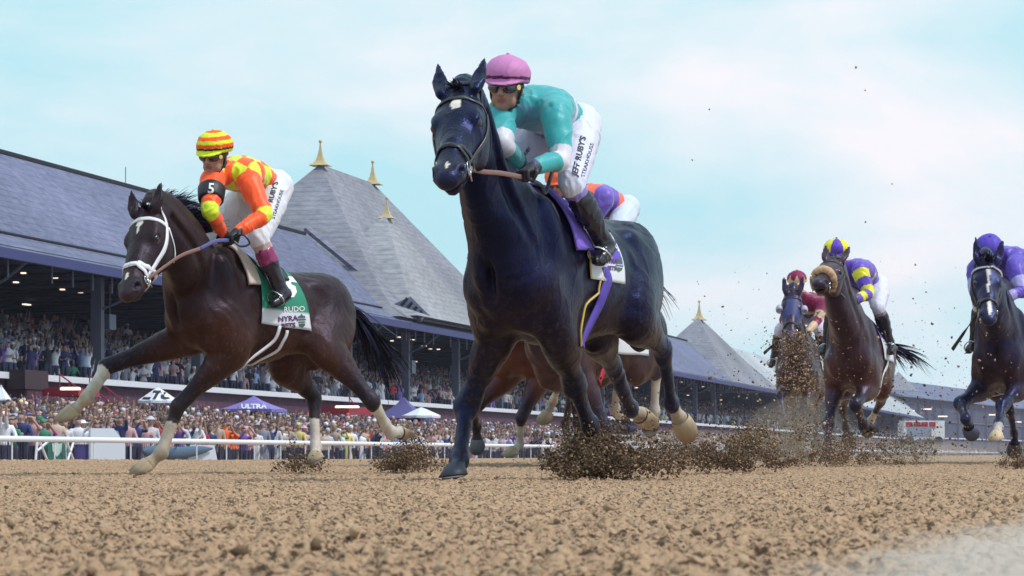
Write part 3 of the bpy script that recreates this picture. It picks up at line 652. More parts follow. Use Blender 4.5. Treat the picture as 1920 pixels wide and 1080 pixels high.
def strap(name, pts, width, m, parent, tree=None, off=.004, n=6, thick=.004, up=None, closed=False):
    """leather ribbon lying on a body: points are pulled onto the surface, then lifted by off"""
    P = crom(pts, n); Q = []; Nn = []
    for p in P:
        if tree is not None:
            h = tree.find_nearest(Vector(p)); Q.append(np.array(h[0]) + np.array(h[1]) * off); Nn.append(np.array(h[1]))
        else:
            Q.append(np.asarray(p, float)); Nn.append(unit(up) if up is not None else V3(0, -1, 0.2))
    if tree is not None:      # even out the path
        for _ in range(2):
            Nn = [Nn[0]] + [unit(Nn[i-1] + 2 * Nn[i] + Nn[i+1]) for i in range(1, len(Nn) - 1)] + [Nn[-1]]
            Q = [Q[0]] + [(Q[i-1] + 2 * Q[i] + Q[i+1]) / 4 for i in range(1, len(Q) - 1)] + [Q[-1]]
    V = []; k = len(Q)
    for i in range(k):
        t = unit(Q[min(i + 1, k - 1)] - Q[max(i - 1, 0)]); nn = perp(Nn[i], t); sd = np.cross(t, nn) * width / 2; u = nn * thick
        V += [Q[i] - sd - u * .8, Q[i] - sd * .92 + u * .6, Q[i] + u, Q[i] + sd * .92 + u * .6, Q[i] + sd - u * .8]
    F_ = [(i * 5 + j, i * 5 + (j + 1) % 5, (i + 1) * 5 + (j + 1) % 5, (i + 1) * 5 + j) for i in range(k - 1) for j in range(5)]
    F_ += [tuple(range(4, -1, -1)), tuple((k - 1) * 5 + j for j in range(5))]
    return mesh(name, V, F_, m, parent, True)
H = {}
CM1 = coatmat('coat_black', (.14, .26, 1.0)); CM2 = coatmat('coat_bay', (.55, .50, .80), .44, .38); CM3 = coatmat('coat_brown', (.62, .52, 1.0))  # bluish specular tints put extra sky sheen into the coats
TAN = V3(.37, .28, .19)
H['lead'] = make_horse('racehorse', 'near black racehorse with a small white star ridden by the jockey in pink cap', dict(
    mat=CM1, coat=(.006, .005, .012), points=(.006, .008, .022), warm=(.018, .009, .008), yaw=27, pitch=1, withers=(990, 366, 15.4), h=.011, s=1.07, lk=1.24,
    poll=(857, 166, 14.45), muzzle=(833, 318), dorsal=(-.24, -1, .25), neckmid=(906, 332, 14.9), hs=1.10, earback=1.05, earfwd=.1, nk=.94,
    marks=[(.12, .005, .034, .024), (.56, .006, .022, .009)], gap=.02,
    fr=dict(k=(874, 765), f=(862, 862), t=(850, 898), near=(0, 1, 1)),
    fl=dict(e=(.42, .17, -.36), k=(1078, 722), f=(1106, 800), t=(1120, 842), near=(0, 0, 0)),
    hr=dict(s=(1118, 610, 1), k=(1150, 688), f=(1182, 768), t=(1215, 785), near=(0, 0, 0)),
    hl=dict(s=(1190, 588, 1), k=(1243, 655), f=(1260, 758), t=(1288, 806), near=(0, 0, 0)),
    hooves=dict(hr=TAN, hl=TAN, fr=(.03, .035, .06)), socks=dict(hr=(2.35, TAN), hl=(2.3, TAN))))
H['left'] = make_horse('racehorse', 'dark bay racehorse in a white bridle with white legs and green saddlecloth', dict(
    mat=CM2, coat=(.021, .009, .007), points=(.008, .006, .010), warm=(.050, .018, .008), yaw=39, pitch=3, withers=(412, 474, 19.9), h=.012, s=1.0, nk=1.12,
    earlen=.80, poll=(268, 394, 18.95), muzzle=(231, 541), dorsal=(-.50, -1, .25), neckmid=(342, 464, 19.4), hs=1.14, earback=.9, earfwd=.25,
    marks=[(.10, .0, .030, .022), (.145, .0, .035, .009), (.50, .0, .03, .01)],
    fr=dict(e=(.58, -.16, -.24), k=(200, 688), f=(162, 746), t=(122, 786), near=(1, 1, 1)),
    fl=dict(k=(334, 762), f=(302, 848), t=(262, 885), near=(1, 1, 1)),
    hr=dict(s=(535, 680, 1), k=(588, 745), f=(592, 838), t=(592, 868), near=(0, 1, 1)),
    hl=dict(s=(606, 645, 1), k=(697, 752), f=(733, 812), t=(762, 808), near=(0, 0, 0)),
    hooves=dict(fr=TAN, fl=TAN, hl=TAN * .7, hr=TAN), socks=dict(fr=(1.15, TAN * 1.05), fl=(1.35, TAN * 1.05), hr=(1.45, WHITE), hl=(1.15, WHITE))))
H['hidden'] = make_horse('racehorse', 'red bay racehorse mostly hidden behind the legs of the near black racehorse', dict(
    mat=CM3, coat=(.075, .025, .016), points=(.016, .010, .014), warm=(.13, .045, .022), yaw=27, pitch=0, withers=(985, 552, 25.6), h=.018, s=1.04,
    poll=(905, 440, 24.7), muzzle=(890, 540), dorsal=(-.2, -1, .3), neckmid=(940, 505, 25.1), hs=1.08,
    fr=dict(k=(888, 768), f=(893, 800), t=(896, 840), near=(1, 0, 0)),
    fl=dict(k=(978, 782), f=(974, 832), t=(954, 856), near=(1, 0, 1)),
    hr=dict(k=(1046, 722), f=(1038, 752), t=(1021, 788), near=(0, 0, 1)),
    hl=dict(k=(1070, 740), f=(1060, 795), t=(1068, 840), near=(0, 0, 0)),
    hooves=dict(fl=TAN, fr=(.12, .13, .16), hr=TAN * .8), socks=dict(fl=(1.2, WHITE), hr=(1.3, TAN))))
H['behind'] = make_horse('racehorse', 'dark bay racehorse galloping just behind the near black one with a red and yellow cloth', dict(
    mat=CM3, coat=(.030, .018, .024), points=(.012, .012, .030), warm=(.06, .028, .02), yaw=38, pitch=0, withers=(1062, 545, 24.6), h=.018, s=1.03,
    poll=(985, 430, 23.8), muzzle=(960, 530), dorsal=(-.3, -1, .3), neckmid=(1020, 500, 24.2), hs=1.08,
    fr=dict(k=(1075, 735), f=(1082, 795), t=(1090, 830), near=(0, 0, 0)),
    fl=dict(k=(1136, 800), f=(1160, 806), t=(1180, 802), near=(1, 0, 0)),
    hr=dict(k=(1160, 705), f=(1152, 768), t=(1172, 790), near=(0, 0, 0)),
    hl=dict(k=(1232, 690), f=(1227, 770), t=(1220, 806), near=(0, 0, 0)),
    hooves=dict(fl=(.03, .04, .12), hl=(.06, .045, .05)), socks=dict(hr=(1.3, WHITE), hl=(1.25, WHITE))))
H['sheepskin'] = make_horse('racehorse', 'bay racehorse wearing a pale sheepskin noseband, head held high', dict(
    mat=CM3, coat=(.045, .022, .026), points=(.012, .010, .022), warm=(.07, .028, .02), yaw=15, pitch=2, withers=(1600, 590, 28.6), h=.02, s=1.03, lk=1.22, nk=1.1,
    poll=(1563, 484, 27.7), muzzle=(1535, 522), dorsal=(-.15, -.8, 1.0), neckmid=(1574, 560, 28.0), hs=1.12, gap=.012,
    fr=dict(k=(1554, 795), f=(1551, 842), t=(1548, 868), near=(1, 1, 1)),
    fl=dict(k=(1605, 758), f=(1618, 798), t=(1636, 802), near=(1, 0, 0)),
    hr=dict(k=(1580, 765), f=(1586, 802), t=(1592, 824), near=(0, 0, 0)),
    hl=dict(k=(1652, 752), f=(1632, 790), t=(1626, 808), near=(0, 0, 0)), socks=dict(hl=(1.5, WHITE))))
H['hood'] = make_horse('racehorse', 'dark racehorse in a blue hood with blinkers, half veiled by flying dirt', dict(
    mat=CM3, coat=(.030, .016, .030), points=(.010, .009, .020), warm=(.045, .022, .022), yaw=9, pitch=2, withers=(1497, 628, 36.4), h=.022, s=1.03, lk=1.15,
    poll=(1486, 548, 35.5), muzzle=(1482, 628), dorsal=(-.1, -1, .35), neckmid=(1488, 612, 35.8), hs=1.12,
    fr=dict(k=(1464, 742), f=(1468, 778), t=(1474, 800), near=(1, 1, 1)),
    fl=dict(k=(1506, 762), f=(1500, 808), t=(1498, 840), near=(1, 1, 1)),
    hr=dict(k=(1490, 775), f=(1494, 815), t=(1496, 840), near=(0, 0, 0)),
    hl=dict(k=(1530, 770), f=(1528, 812), t=(1532, 838), near=(0, 0, 0))))
H['blaze'] = make_horse('racehorse', 'dark bay racehorse with a white blaze and beaded browband at the far right', dict(
    mat=CM1, coat=(.020, .013, .026), points=(.010, .010, .030), warm=(.040, .020, .018), yaw=19, pitch=2, withers=(1882, 578, 26.6), h=.018, s=1.03, lk=1.2, nk=1.1,
    poll=(1853, 490, 25.7), muzzle=(1856, 592), dorsal=(-.02, -1, .25), neckmid=(1862, 560, 26.0), hs=1.12,
    marks=[(.12, .0, .05, .014), (.25, -.004, .10, .010), (.50, .0, .08, .016)],
    fr=dict(k=(1801, 757), f=(1810, 786), t=(1822, 812), near=(1, 1, 0)),
    fl=dict(k=(1879, 760), f=(1873, 797), t=(1867, 826), near=(1, 1, 1)),
    hr=dict(k=(1893, 768), f=(1902, 812), t=(1902, 846), near=(0, 0, 0)),
    hl=dict(k=(1930, 765), f=(1940, 812), t=(1945, 840), near=(0, 0, 0)),
    hooves=dict(fl=TAN * 1.4, fr=(.08, .09, .15)), socks=dict(fl=(2.1, WHITE))))
# ---------------------------------------------------------------- tack
def segd(P, a, b):
    ab = b - a; t = np.clip((P - a) @ ab / (ab @ ab), 0, 1); return np.linalg.norm(P - a - t[:, None] * ab, axis=1), t
LEATHER = mat('black_leather', (.018, .016, .026), rough=.38, spec=.6, bump=.3, bscale=60, dist=.002)
WLEATHER = mat('white_leather', (.72, .70, .78), rough=.5)
BROWNL = mat('tan_leather_rein', (.25, .14, .13), rough=.5, bump=.4, bscale=200, dist=.002)
STEEL = mat('steel_bit', (.6, .6, .65), rough=.22, metal=1)
GOLD = mat('gold_edging', (.65, .45, .12), rough=.4)

def bridle(h, m, style='plain', w=.021):
    Hd, o, t = h['Hd'], h['o'], h['tree']; hs = h['hs']; w *= hs
    strap('browband', [Hd(.06, -.14, -.11), Hd(.065, -.11, -.02), Hd(.070, -.04, .03), Hd(.070, .04, .03), Hd(.065, .11, -.02), Hd(.06, .14, -.11)], w, m, o, t)
    strap('headpiece', [Hd(.06, -.14, -.11), Hd(-.01, -.12, -.09), Hd(-.045, -.06, -.02), Hd(-.045, .06, -.02), Hd(-.01, .12, -.09), Hd(.06, .14, -.11)], w, m, o, t)
    for sg in (-1, 1):
        strap('cheekpiece', [Hd(.06, .14 * sg, -.11), Hd(.20, .14 * sg, -.125), Hd(.33, .11 * sg, -.125), Hd(.445, .09 * sg, -.105)], w, m, o, t, off=.006)
        strap('throat_latch', [Hd(.05, .14 * sg, -.13), Hd(.13, .13 * sg, -.22), Hd(.20, .10 * sg, -.30)], w * .7, m, o, t, off=.005)
    a = .40
    if style != 'fleece':
        ring = [Hd(a + .02 * math.cos(f), .13 * math.sin(f), -.09 + .15 * math.cos(f)) for f in [2 * math.pi * i / 14 for i in range(15)]]
        strap('noseband', ring, w * 1.15, m, o, t, off=.005)
        ring = [Hd(a + .015 + .045 * (1 - math.cos(f)), .13 * math.sin(f), -.09 + .15 * math.cos(f)) for f in [2 * math.pi * i / 14 for i in range(15)]]
        strap('lower_noseband', ring, w * .9, m, o, t, off=.008)
    else:
        fm = mat('sheepskin', (.62, .38, .24), rough=1, bump=1, bscale=90, dist=.01)
        ring = [Hd(a + .0 * f, .125 * math.sin(f), -.085 + .145 * math.cos(f)) for f in [-2.2 + 4.4 * i / 10 for i in range(11)]]
        Q = []
        for p in crom(ring, 4):
            q = t.find_nearest(Vector(p)); Q.append(np.array(q[0]) + np.array(q[1]) * .018)
        k = len(Q); rr = [.036 * hs * (.55 + .45 * math.sin(math.pi * (i + 1.2) / (k + 1.4)) ** .5) for i in range(k)]
        MB().tube(Q, rr, 12).build('sheepskin_noseband', fm, o, True)
    for sg in (-1, 1):
        c = t.find_nearest(Vector(Hd(.47, .09 * sg, -.105))); c = np.array(c[0]) + np.array(c[1]) * .008
        P = [c + h['A'] * .030 * hs * math.cos(x) + h['D'] * .030 * hs * math.sin(x) for x in [2 * math.pi * i / 14 for i in range(15)]]
        mb = MB(); mb.tube(P, .0045, 6); mb.tube([c, c - h['D'] * .06 * hs + h['A'] * .015], .004, 5); mb.build('bit_ring', STEEL, o, True)
        h['bit%d' % sg] = c
    mb = MB(); mb.tube(crom([h['bit-1'], Hd(.50, -.03, -.112), Hd(.50, .03, -.112), h['bit1']], 4), .006, 6); mb.build('bit', STEEL, o, True)

def rein(h, side, mids, m=BROWNL, w=.019, m2=None):
    P = crom([h['bit%d' % side]] + mids, 8)
    k = len(P); cut = int(k * .5)
    def rib(name, Q, mm):
        mb = MB(); mb.tube(Q, w / 2, 8, flat=.22, lat=V3(.2, .1, 1)); mb.build(name, mm, h['o'], True)
    if m2 is None: rib('rein', P, m)
    else: rib('rein', P[:cut + 1], m); rib('rein_grip', P[cut:], m2)

def cloth(h, name, m, f0, f1, ph0, ph1, paint=None, off=.012, nf=40, np_=60, ripple=.006, ffun=None, drop=None, seed=0, thick=.004):
    """sheet laid over the barrel between two stations of the trunk and two angles from the spine (left positive)"""
    T, L, U, s = h['T'], h['L'], h['U'], h['s']; P = np.zeros((nf + 1, np_ + 1, 3)); Nn = np.zeros_like(P); fr = np.zeros((nf + 1, np_ + 1, 2))
    for j in range(np_ + 1):
        ph = R(ph0 + (ph1 - ph0) * j / np_); d = math.cos(ph) * U + math.sin(ph) * L
        a, b = (f0, f1) if ffun is None else ffun(math.degrees(ph))
        for i in range(nf + 1):
            f = a + (b - a) * i / nf; ax = T(f, 0, -.02); o_ = ax + d * 1.2 * s
            q = h['tree'].ray_cast(Vector(o_), Vector(-d))
            hit = np.array(q[0]) if q[0] is not None else ax + d * .3 * s
            if (hit - ax) @ d < .15 * s: hit = ax + d * .28 * s
            P[i, j] = hit; Nn[i, j] = d; fr[i, j] = (i / nf, ph0 + (ph1 - ph0) * j / np_)
    for _ in range(6):
        Q = P.copy(); Q[1:-1] = (P[:-2] + P[2:] + 2 * P[1:-1]) / 4; Q[:, 1:-1] = (Q[:, :-2] + Q[:, 2:] + 2 * Q[:, 1:-1]) / 4; P = Q
    rp = fbm(P[..., 0] * 1.0, P[..., 1] * 1.0, P[..., 2] * .5, seed=seed, f=7, octv=3) - .4
    P = P + Nn * (off + ripple * 2 * rp)[..., None]
    V = np.concatenate([P.reshape(-1, 3), (P - Nn * thick).reshape(-1, 3)]); n = (nf + 1) * (np_ + 1); F_ = []
    idx = lambda i, j: i * (np_ + 1) + j
    for i in range(nf):
        for j in range(np_):
            q = (idx(i, j), idx(i + 1, j), idx(i + 1, j + 1), idx(i, j + 1)); F_ += [q, tuple(x + n for x in q[::-1])]
    for i in range(nf):
        for j in (0, np_): F_.append((idx(i, j), idx(i + 1, j), idx(i + 1, j) + n, idx(i, j) + n))
    for j in range(np_):
        for i in (0, nf): F_.append((idx(i, j), idx(i, j + 1), idx(i, j + 1) + n, idx(i, j) + n))
    c = None
    if paint is not None:
        c = paint(fr.reshape(-1, 2)[:, 0], fr.reshape(-1, 2)[:, 1]); c = np.concatenate([c, c])
    return mesh(name, V, F_, m, h['o'], True, c)

CLOTHM = mat('cloth_painted', attr='Col', rough=.8, noise=.06, nscale=6, sheen=.2)
def saddle(h, f=.12, m=LEATHER):
    T, s = h['T'], h['s']
    cloth(h, 'saddle', m, .27, -.02, -48, 48, off=.035, ripple=.002, nf=14, np_=24, thick=.02, ffun=lambda p: (.30 - .0016 * abs(p), -.04 + .0008 * abs(p)))
    mb = MB(); mb.tube([T(.29, -.05, .335), T(.31, 0, .375), T(.29, .05, .335)], .020 * s, 8); mb.build('pommel', m, h['o'], True)

def girth(h, f=.22, m=None, w=.05, dbl=.0, p0=75, p1=None):
    T = h['T']
    for k, df in enumerate((0, dbl) if dbl else (0,)):
        pts = [T(f - df + .10 * math.sin(R(max(0, a - p0)) * .9), .55 * math.sin(R(a)), .55 * math.cos(R(a)) - .03) for a in range(p0, (361 - p0) if p1 is None else p1, 15 if p1 is None else 8)]
        strap('girth', pts, w, m or LEATHER, h['o'], h['tree'], off=.010, thick=.006, n=3)

FONTB = None
def text_mesh(txt, size, bold=.012, space=1.0):
    cu = bpy.data.curves.new('txt', 'FONT'); cu.body = txt; cu.size = size; cu.align_x = 'CENTER'; cu.align_y = 'CENTER'; cu.offset = bold * size; cu.resolution_u = 2; cu.space_character = space
    o = bpy.data.objects.new('txt', cu); COL.objects.link(o); dg = bpy.context.evaluated_depsgraph_get(); me = bpy.data.meshes.new_from_object(o.evaluated_get(dg))
    COL.objects.unlink(o); bpy.data.objects.remove(o); return me
def decal(name, txt, target, px, py, size, ang, m, parent, lift=.004, sx=1.0, bold=.02, shear=0., space=1.0, me=None, sub=3, plane=None):
    """lettering printed on a cloth: drawn flat, then laid on the surface it faces"""
    me = me or text_mesh(txt, 1.0, bold, space)
    bm = bmesh.new(); bm.from_mesh(me); bmesh.ops.triangulate(bm, faces=bm.faces[:])
    for _ in range(sub):
        es = [e for e in bm.edges if e.calc_length() * size > 7]
        if not es: break
        bmesh.ops.subdivide_edges(bm, edges=es, cuts=1); bmesh.ops.triangulate(bm, faces=bm.faces[:])
    ca, sa = math.cos(R(ang)), math.sin(R(ang)); bad = []; tree = target
    for v in bm.verts:
        x, y = (v.co.x + shear * v.co.y) * size * sx, v.co.y * size; X = px + x * ca - y * sa; Y = py - (x * sa + y * ca)
        if plane is not None:
            v.co = Vector(plane(X, Y)); continue
        r = ray_px(tree, X, Y)
        if r is None: bad.append(v); v.co = Vector((0, 0, -50)); continue
        p = r[0] + (unit(EYE - r[0])) * lift; v.co = Vector(p)
    bmesh.ops.delete(bm, geom=bad, context='VERTS'); out = bpy.data.meshes.new(name); bm.to_mesh(out); bm.free(); out.materials.append(m)
    return link(name, out, parent)
# ---------------------------------------------------------------- jockeys
SKIN = mat('skin', attr='Col', rough=.5, spec=.4, bump=.1, bscale=60, dist=.002)
SILK = mat('racing_silk', attr='Col', rough=.45, spec=.35, sheen=.25, bump=.6, bscale=16, dist=.006)
BREECH = mat('white_breeches', attr='Col', rough=.6, spec=.3, bump=.5, bscale=16, dist=.006)
BOOT = mat('boot_leather', attr='Col', rough=.28, spec=.6, bump=.25, bscale=22, dist=.006)
GLOVE = mat('black_glove', (.02, .018, .03), rough=.55, bump=.3, bscale=80, dist=.002)
LENS = mat('goggle_lens', (.03, .025, .05), rough=.08, spec=.9, coat=.5)
HELM = mat('helmet_silk', attr='Col', rough=.55, spec=.3, bump=.15, bscale=60, dist=.002)
STRAPM = mat('black_strap', (.015, .012, .02), rough=.5)
def ridg(P, f=12, amp=.006, seed=0):
    q = fbm(P[:, 0], P[:, 1], P[:, 2], seed=seed + 5, f=4, octv=2) * .5
    n = fbm(P[:, 0] * 1.5 + q, P[:, 1] + q, P[:, 2] * .55 - P[:, 0] * .5, seed=seed, f=f, octv=3); return amp * ((1 - np.abs(3 * n - 1.5)) ** 3 * 2.2 - .5).clip(-1, 2)

def make_jockey(label, S):
    h = S.get('h', .009); Lh = S['horse']['L']; sc = S.get('sc', 1.0)
    hh = S['horse']
    def onl(px, py, l):
        d = V3((px - CX) / FPX, 1, (HZ - py) / FPX); o_ = hh['C'] + hh['L'] * l - EYE; return EYE + d * ((o_ @ hh['L']) / (d @ hh['L']))
    def loc(p): q = (p - hh['C']) / hh['s']; return tuple(round(float(q @ hh[k]), 2) for k in 'FLU')
    PV = hh['T'](*S['pvT']) if 'pvT' in S else onl(S['pv'][0], S['pv'][1], 0.0); NB = hh['T'](*S['nbT']) if 'nbT' in S else reach(PV, S['nb'][0], S['nb'][1], S.get('torso', .47) * sc, True, 'nb')
    print('JOCK', label[:24], 'pv', loc(PV), 'nb', loc(NB)); HC = reach(NB, S['head'][0], S['head'][1], .19 * sc, True, 'head')
    sp = unit(NB - PV); lat = perp(S.get('lat', Lh), sp); frn = perp(np.cross(lat, sp) * -1, sp)   # frn: out of the chest
    frn = np.cross(sp, lat) * -1
    if frn[2] > 0: frn = -frn                                       # chest looks down at the horse
    Fd = unit(S['face']); Ud = perp(S.get('up', (0, 0, 1)), Fd); Ld = np.cross(Ud, Fd)
    hp = lambda f, l, u: HC + sc * (f * Fd + l * Ld + u * Ud)
    sk = V3(*S.get('skin', (.42, .22, .16)))
    arms = {}; legs = {}
    for key, sg in (('r', -1), ('l', 1)):
        q = S['arm_' + key]; SH = NB - sp * .07 * sc + lat * .165 * sg * sc + frn * .02
        if 's' in q: SH = reach(NB, q['s'][0], q['s'][1], .185 * sc, q.get('near', (1, 1, 1))[2] if len(q.get('near', ())) > 2 else True)
        nr = q.get('near', (1, 1)); EL = reach(SH, *q['e'], .285 * sc, nr[0]); WR = reach(EL, *q['w'], .245 * sc, nr[1]); arms[key] = (SH, EL, WR)
        q = S['leg_l']; HP = PV + hh['L'] * .10 * sg * sc; ls = q.get('l', (.27, .34, .36)); pts = [hh['T'](*v_) for v_ in q['T']] if 'T' in q else [onl(*q[k_], l_) for k_, l_ in zip('kat', ls)]
        if sg > 0: print('  LEG', 'thigh %.2f shin %.2f foot %.2f' % tuple(np.linalg.norm(b - a) for a, b in zip([HP] + pts[:-1], pts)), [loc(p) for p in pts])
        if sg < 0: pts = [p - 2 * hh['L'] * ((p - hh['C']) @ hh['L']) for p in pts]
        legs[key] = (HP, *pts)
    B = SDF(h)
    B.tube([(PV, .13 * sc, .10 * sc), (PV + (NB - PV) * .5, .12 * sc, .085 * sc), (NB - sp * .06, .14 * sc, .09 * sc), (NB, .06 * sc, .06 * sc)], lat, k=.03)
    B.tube([(NB, .058 * sc, .06 * sc), (hp(-.035, 0, -.07), .055 * sc, .058 * sc)], lat, k=.03)
    for key in 'rl':
        a = arms[key]; B.tube([(a[0], .055 * sc, .055 * sc), (a[1], .036 * sc, .036 * sc), (a[2], .026 * sc, .030 * sc)], lat, k=.03)
        g = legs[key]; B.tube([(g[0], .055 * sc, .055 * sc), (g[1], .030 * sc, .030 * sc), (g[1] + (g[2] - g[1]) * .35, .034 * sc, .036 * sc), (g[2], .022 * sc, .022 * sc)], lat, k=.01)
    ax = [Fd, Ld, Ud]
    B.ell(hp(-.005, 0, .035), (.098 * sc, .078 * sc, .098 * sc), ax, k=.02)
    B.ell(hp(.032, 0, -.045), (.062 * sc, .058 * sc, .075 * sc), ax, k=.025)
    B.ell(hp(.068, 0, -.098), (.024 * sc, .026 * sc, .020 * sc), ax, k=.02)
    B.tube([(hp(.084, 0, .018), .010 * sc, .012 * sc), (hp(.104, 0, -.012), .012 * sc, .014 * sc), (hp(.112, 0, -.030), .015 * sc, .013 * sc)], Ld, k=.012)
    for sg in (-1, 1):
        B.ell(hp(.102, .013 * sg, -.034), (.009 * sc, .008 * sc, .007 * sc), ax, k=.006)
        B.ell(hp(.058, .040 * sg, -.022), (.026 * sc, .020 * sc, .018 * sc), ax, k=.015)
        B.ell(hp(.040, .048 * sg, -.072), (.028 * sc, .014 * sc, .024 * sc), ax, k=.02)
        B.ell(hp(-.008, .080 * sg, -.008), (.018 * sc, .009 * sc, .030 * sc), ax, k=.008)
    B.ell(hp(.089, 0, -.058), (.011 * sc, .022 * sc, .006 * sc), ax, k=.008); B.ell(hp(.086, 0, -.070), (.011 * sc, .020 * sc, .007 * sc), ax, k=.008)
    B.ell(hp(.100, 0, -.064), (.012 * sc, .024 * sc, .002 * sc), ax, k=.004, op='s')
    def pb(P):
        c = np.tile(sk, (len(P), 1)); n = fbm(P[:, 0], P[:, 1], P[:, 2], seed=2, f=25)[:, None]; c = c * (.85 + .3 * n)
        q = (P - HC) / sc; f, l, u = q @ Fd, q @ Ld, q @ Ud
        m = (np.abs(u + .064) < .011) & (np.abs(l) < .024) & (f > .07); c[m] = V3(.34, .10, .10)
        m = (u < -.05) & (f > .0) & (f < .2); c[m] *= .9
        m = (f < -.01) & (u > -.10) & (np.abs(l) < .077); c[m] = V3(.02, .015, .015)
        return c
    o = B.mesh('person', SKIN, paint=pb); tag(o, label, 'jockey', 'jockeys riding in the race')
    bd = dict(o=o, HC=HC, Fd=Fd, Ld=Ld, Ud=Ud, hp=hp, PV=PV, NB=NB, arms=arms, legs=legs, lat=lat, sp=sp, frn=frn, sc=sc)
    # shirt
    B = SDF(h)
    mid = PV + (NB - PV) * .5 - frn * .03 * sc
    B.tube([(PV - sp * .02, .150 * sc, .115 * sc), (PV + (NB - PV) * .25 - frn * .015 * sc, .152 * sc, .115 * sc), (mid, .160 * sc, .118 * sc), (PV + (NB - PV) * .78 - frn * .01, .175 * sc, .120 * sc), (NB - sp * .045, .150 * sc, .095 * sc), (NB + sp * .005 + frn * .0, .072 * sc, .068 * sc)], lat, k=.04, sub=5)
    B.tube([(NB - sp * .02, .066 * sc, .070 * sc), (NB + (hp(-.03, 0, -.08) - NB) * .45, .062 * sc, .068 * sc)], lat, k=.015)
    for key, sg in (('r', -1), ('l', 1)):
        a = arms[key]
        B.tube([(NB - sp * .08 + lat * .10 * sg * sc, .08 * sc, .08 * sc), (a[0], .080 * sc, .080 * sc), (a[0] + (a[1] - a[0]) * .5, .070 * sc, .068 * sc), (a[1], .053 * sc, .051 * sc), (a[1] + (a[2] - a[1]) * .4, .050 * sc, .048 * sc), (a[1] + (a[2] - a[1]) * .80, .040 * sc, .042 * sc), (a[2], .033 * sc, .035 * sc)], lat, k=.05, sub=4)
    sh = S['silk']
    def ps(P):
        rel = P - NB; v = -(rel @ sp) / sc; l = (rel @ lat) / sc; f = (rel @ frn) / sc
        ar = np.zeros(len(P), int); at_ = np.zeros(len(P))
        for i, key in ((1, 'r'), (2, 'l')):
            a = arms[key]; d1, t1 = segd(P, a[0], a[1]); d2, t2 = segd(P, a[1], a[2]); d = np.minimum(d1, d2); t = np.where(d1 < d2, t1, 1 + t2)
            dT, _ = segd(P, PV, NB - sp * .05)
            m = (d < .095 * sc) & ((d < dT - .03 * sc) | (t > .25)) & (dT > .10 * sc) ; ar[m] = i; at_[m] = t[m]
        return sh(v, l, f, ar, at_)
    so = B.mesh('shirt', SILK, o, ps, wrinkle=lambda P: ridg(P, 8, .0048, S.get('seed', 1)))
    bd['shirt'] = so
    # breeches
    B = SDF(h)
    B.tube([(PV + sp * .05, .140 * sc, .110 * sc), (PV - sp * .04, .145 * sc, .125 * sc), (PV - sp * .08, .12 * sc, .10 * sc)], lat, k=.04)
    for key in 'rl':
        g = legs[key]
        B.tube([(g[0], .115 * sc, .12 * sc), (g[0] + (g[1] - g[0]) * .35, .108 * sc, .112 * sc), (g[0] + (g[1] - g[0]) * .75, .082 * sc, .085 * sc), (g[1], .068 * sc, .07 * sc), (g[1] + (g[2] - g[1]) * .16, .060 * sc, .064 * sc), (g[1] + (g[2] - g[1]) * .34, .052 * sc, .056 * sc)], lat, k=.05, sub=4)
    bc = V3(*S.get('breech', (.72, .72, .82))); sb = V3(*S.get('shin', (.72, .72, .82)))
    def pbr(P):
        c = np.tile(bc, (len(P), 1))
        for key in 'rl':
            g = legs[key]; d, t = segd(P, g[1], g[2]); m = (t > .10) & (d < .09 * sc); c[m] = sb
        return c
    bd['breeches'] = B.mesh('breeches', BREECH, o, pbr, wrinkle=lambda P: ridg(P, 10, .0042, 5))
    # boots
    for key in 'rl':
        g = legs[key]; B = SDF(h); a = g[1] + (g[2] - g[1]) * .27; fd = unit(g[3] - g[2])
        B.tube([(a, .066 * sc, .070 * sc), (g[1] + (g[2] - g[1]) * .55, .062 * sc, .066 * sc), (g[1] + (g[2] - g[1]) * .85, .047 * sc, .051 * sc), (g[2], .047 * sc, .051 * sc)], lat, k=.02)
        dn = unit(g[2] - g[1])
        B.tube([(g[2] - fd * .045 * sc + dn * .035 * sc, .035 * sc, .034 * sc), (g[2] + fd * .04 * sc + dn * .03 * sc, .040 * sc, .034 * sc), (g[3] - fd * .04 * sc + dn * .03 * sc, .044 * sc, .028 * sc), (g[3] + dn * .025 * sc, .032 * sc, .022 * sc)], perp(lat, fd), k=.03)
        top = V3(*S.get('boot_top', (.015, .014, .03))); bcol = V3(.016, .014, .026)
        def pbt(P, g=g, top=top):
            d, t = segd(P, g[1], g[2]); c = np.tile(bcol, (len(P), 1)); c[t < S.get('top_to', .48)] = top; return c
        bo = B.mesh('boot', BOOT, o, pbt, wrinkle=lambda P: ridg(P, 16, .004, 3))
        B2 = MB(); sole0 = g[2] - fd * .05 * sc + dn * .07 * sc
        B2.tube([sole0, sole0 + fd * .09 * sc, g[3] + dn * .052 * sc], [.030 * sc, .026 * sc, .030 * sc], 8, flat=.25, lat=perp(lat, fd)); B2.build('boot_sole', STRAPM, bo, True)
        # stirrup iron
        ic = g[3] - fd * .05 * sc + dn * .03 * sc; pl = perp(lat, fd); mb = MB()
        P_ = [ic + pl * .062 * math.cos(x) * sc - dn * (.07 * math.sin(x)) * sc * (1 if math.sin(x) > 0 else .45) for x in [2 * math.pi * i / 16 for i in range(17)]]
        mb.tube(P_, .006, 6); mb.build('stirrup', STEEL, S['horse']['o'], True)
        MB().tube([ic - dn * .07 * sc, ic - dn * .2 * sc, S['horse']['T'](.16, .2 * (1 if key == 'l' else -1), .20)], .008, 6, flat=.5).build('stirrup_leather', LEATHER, S['horse']['o'], True)
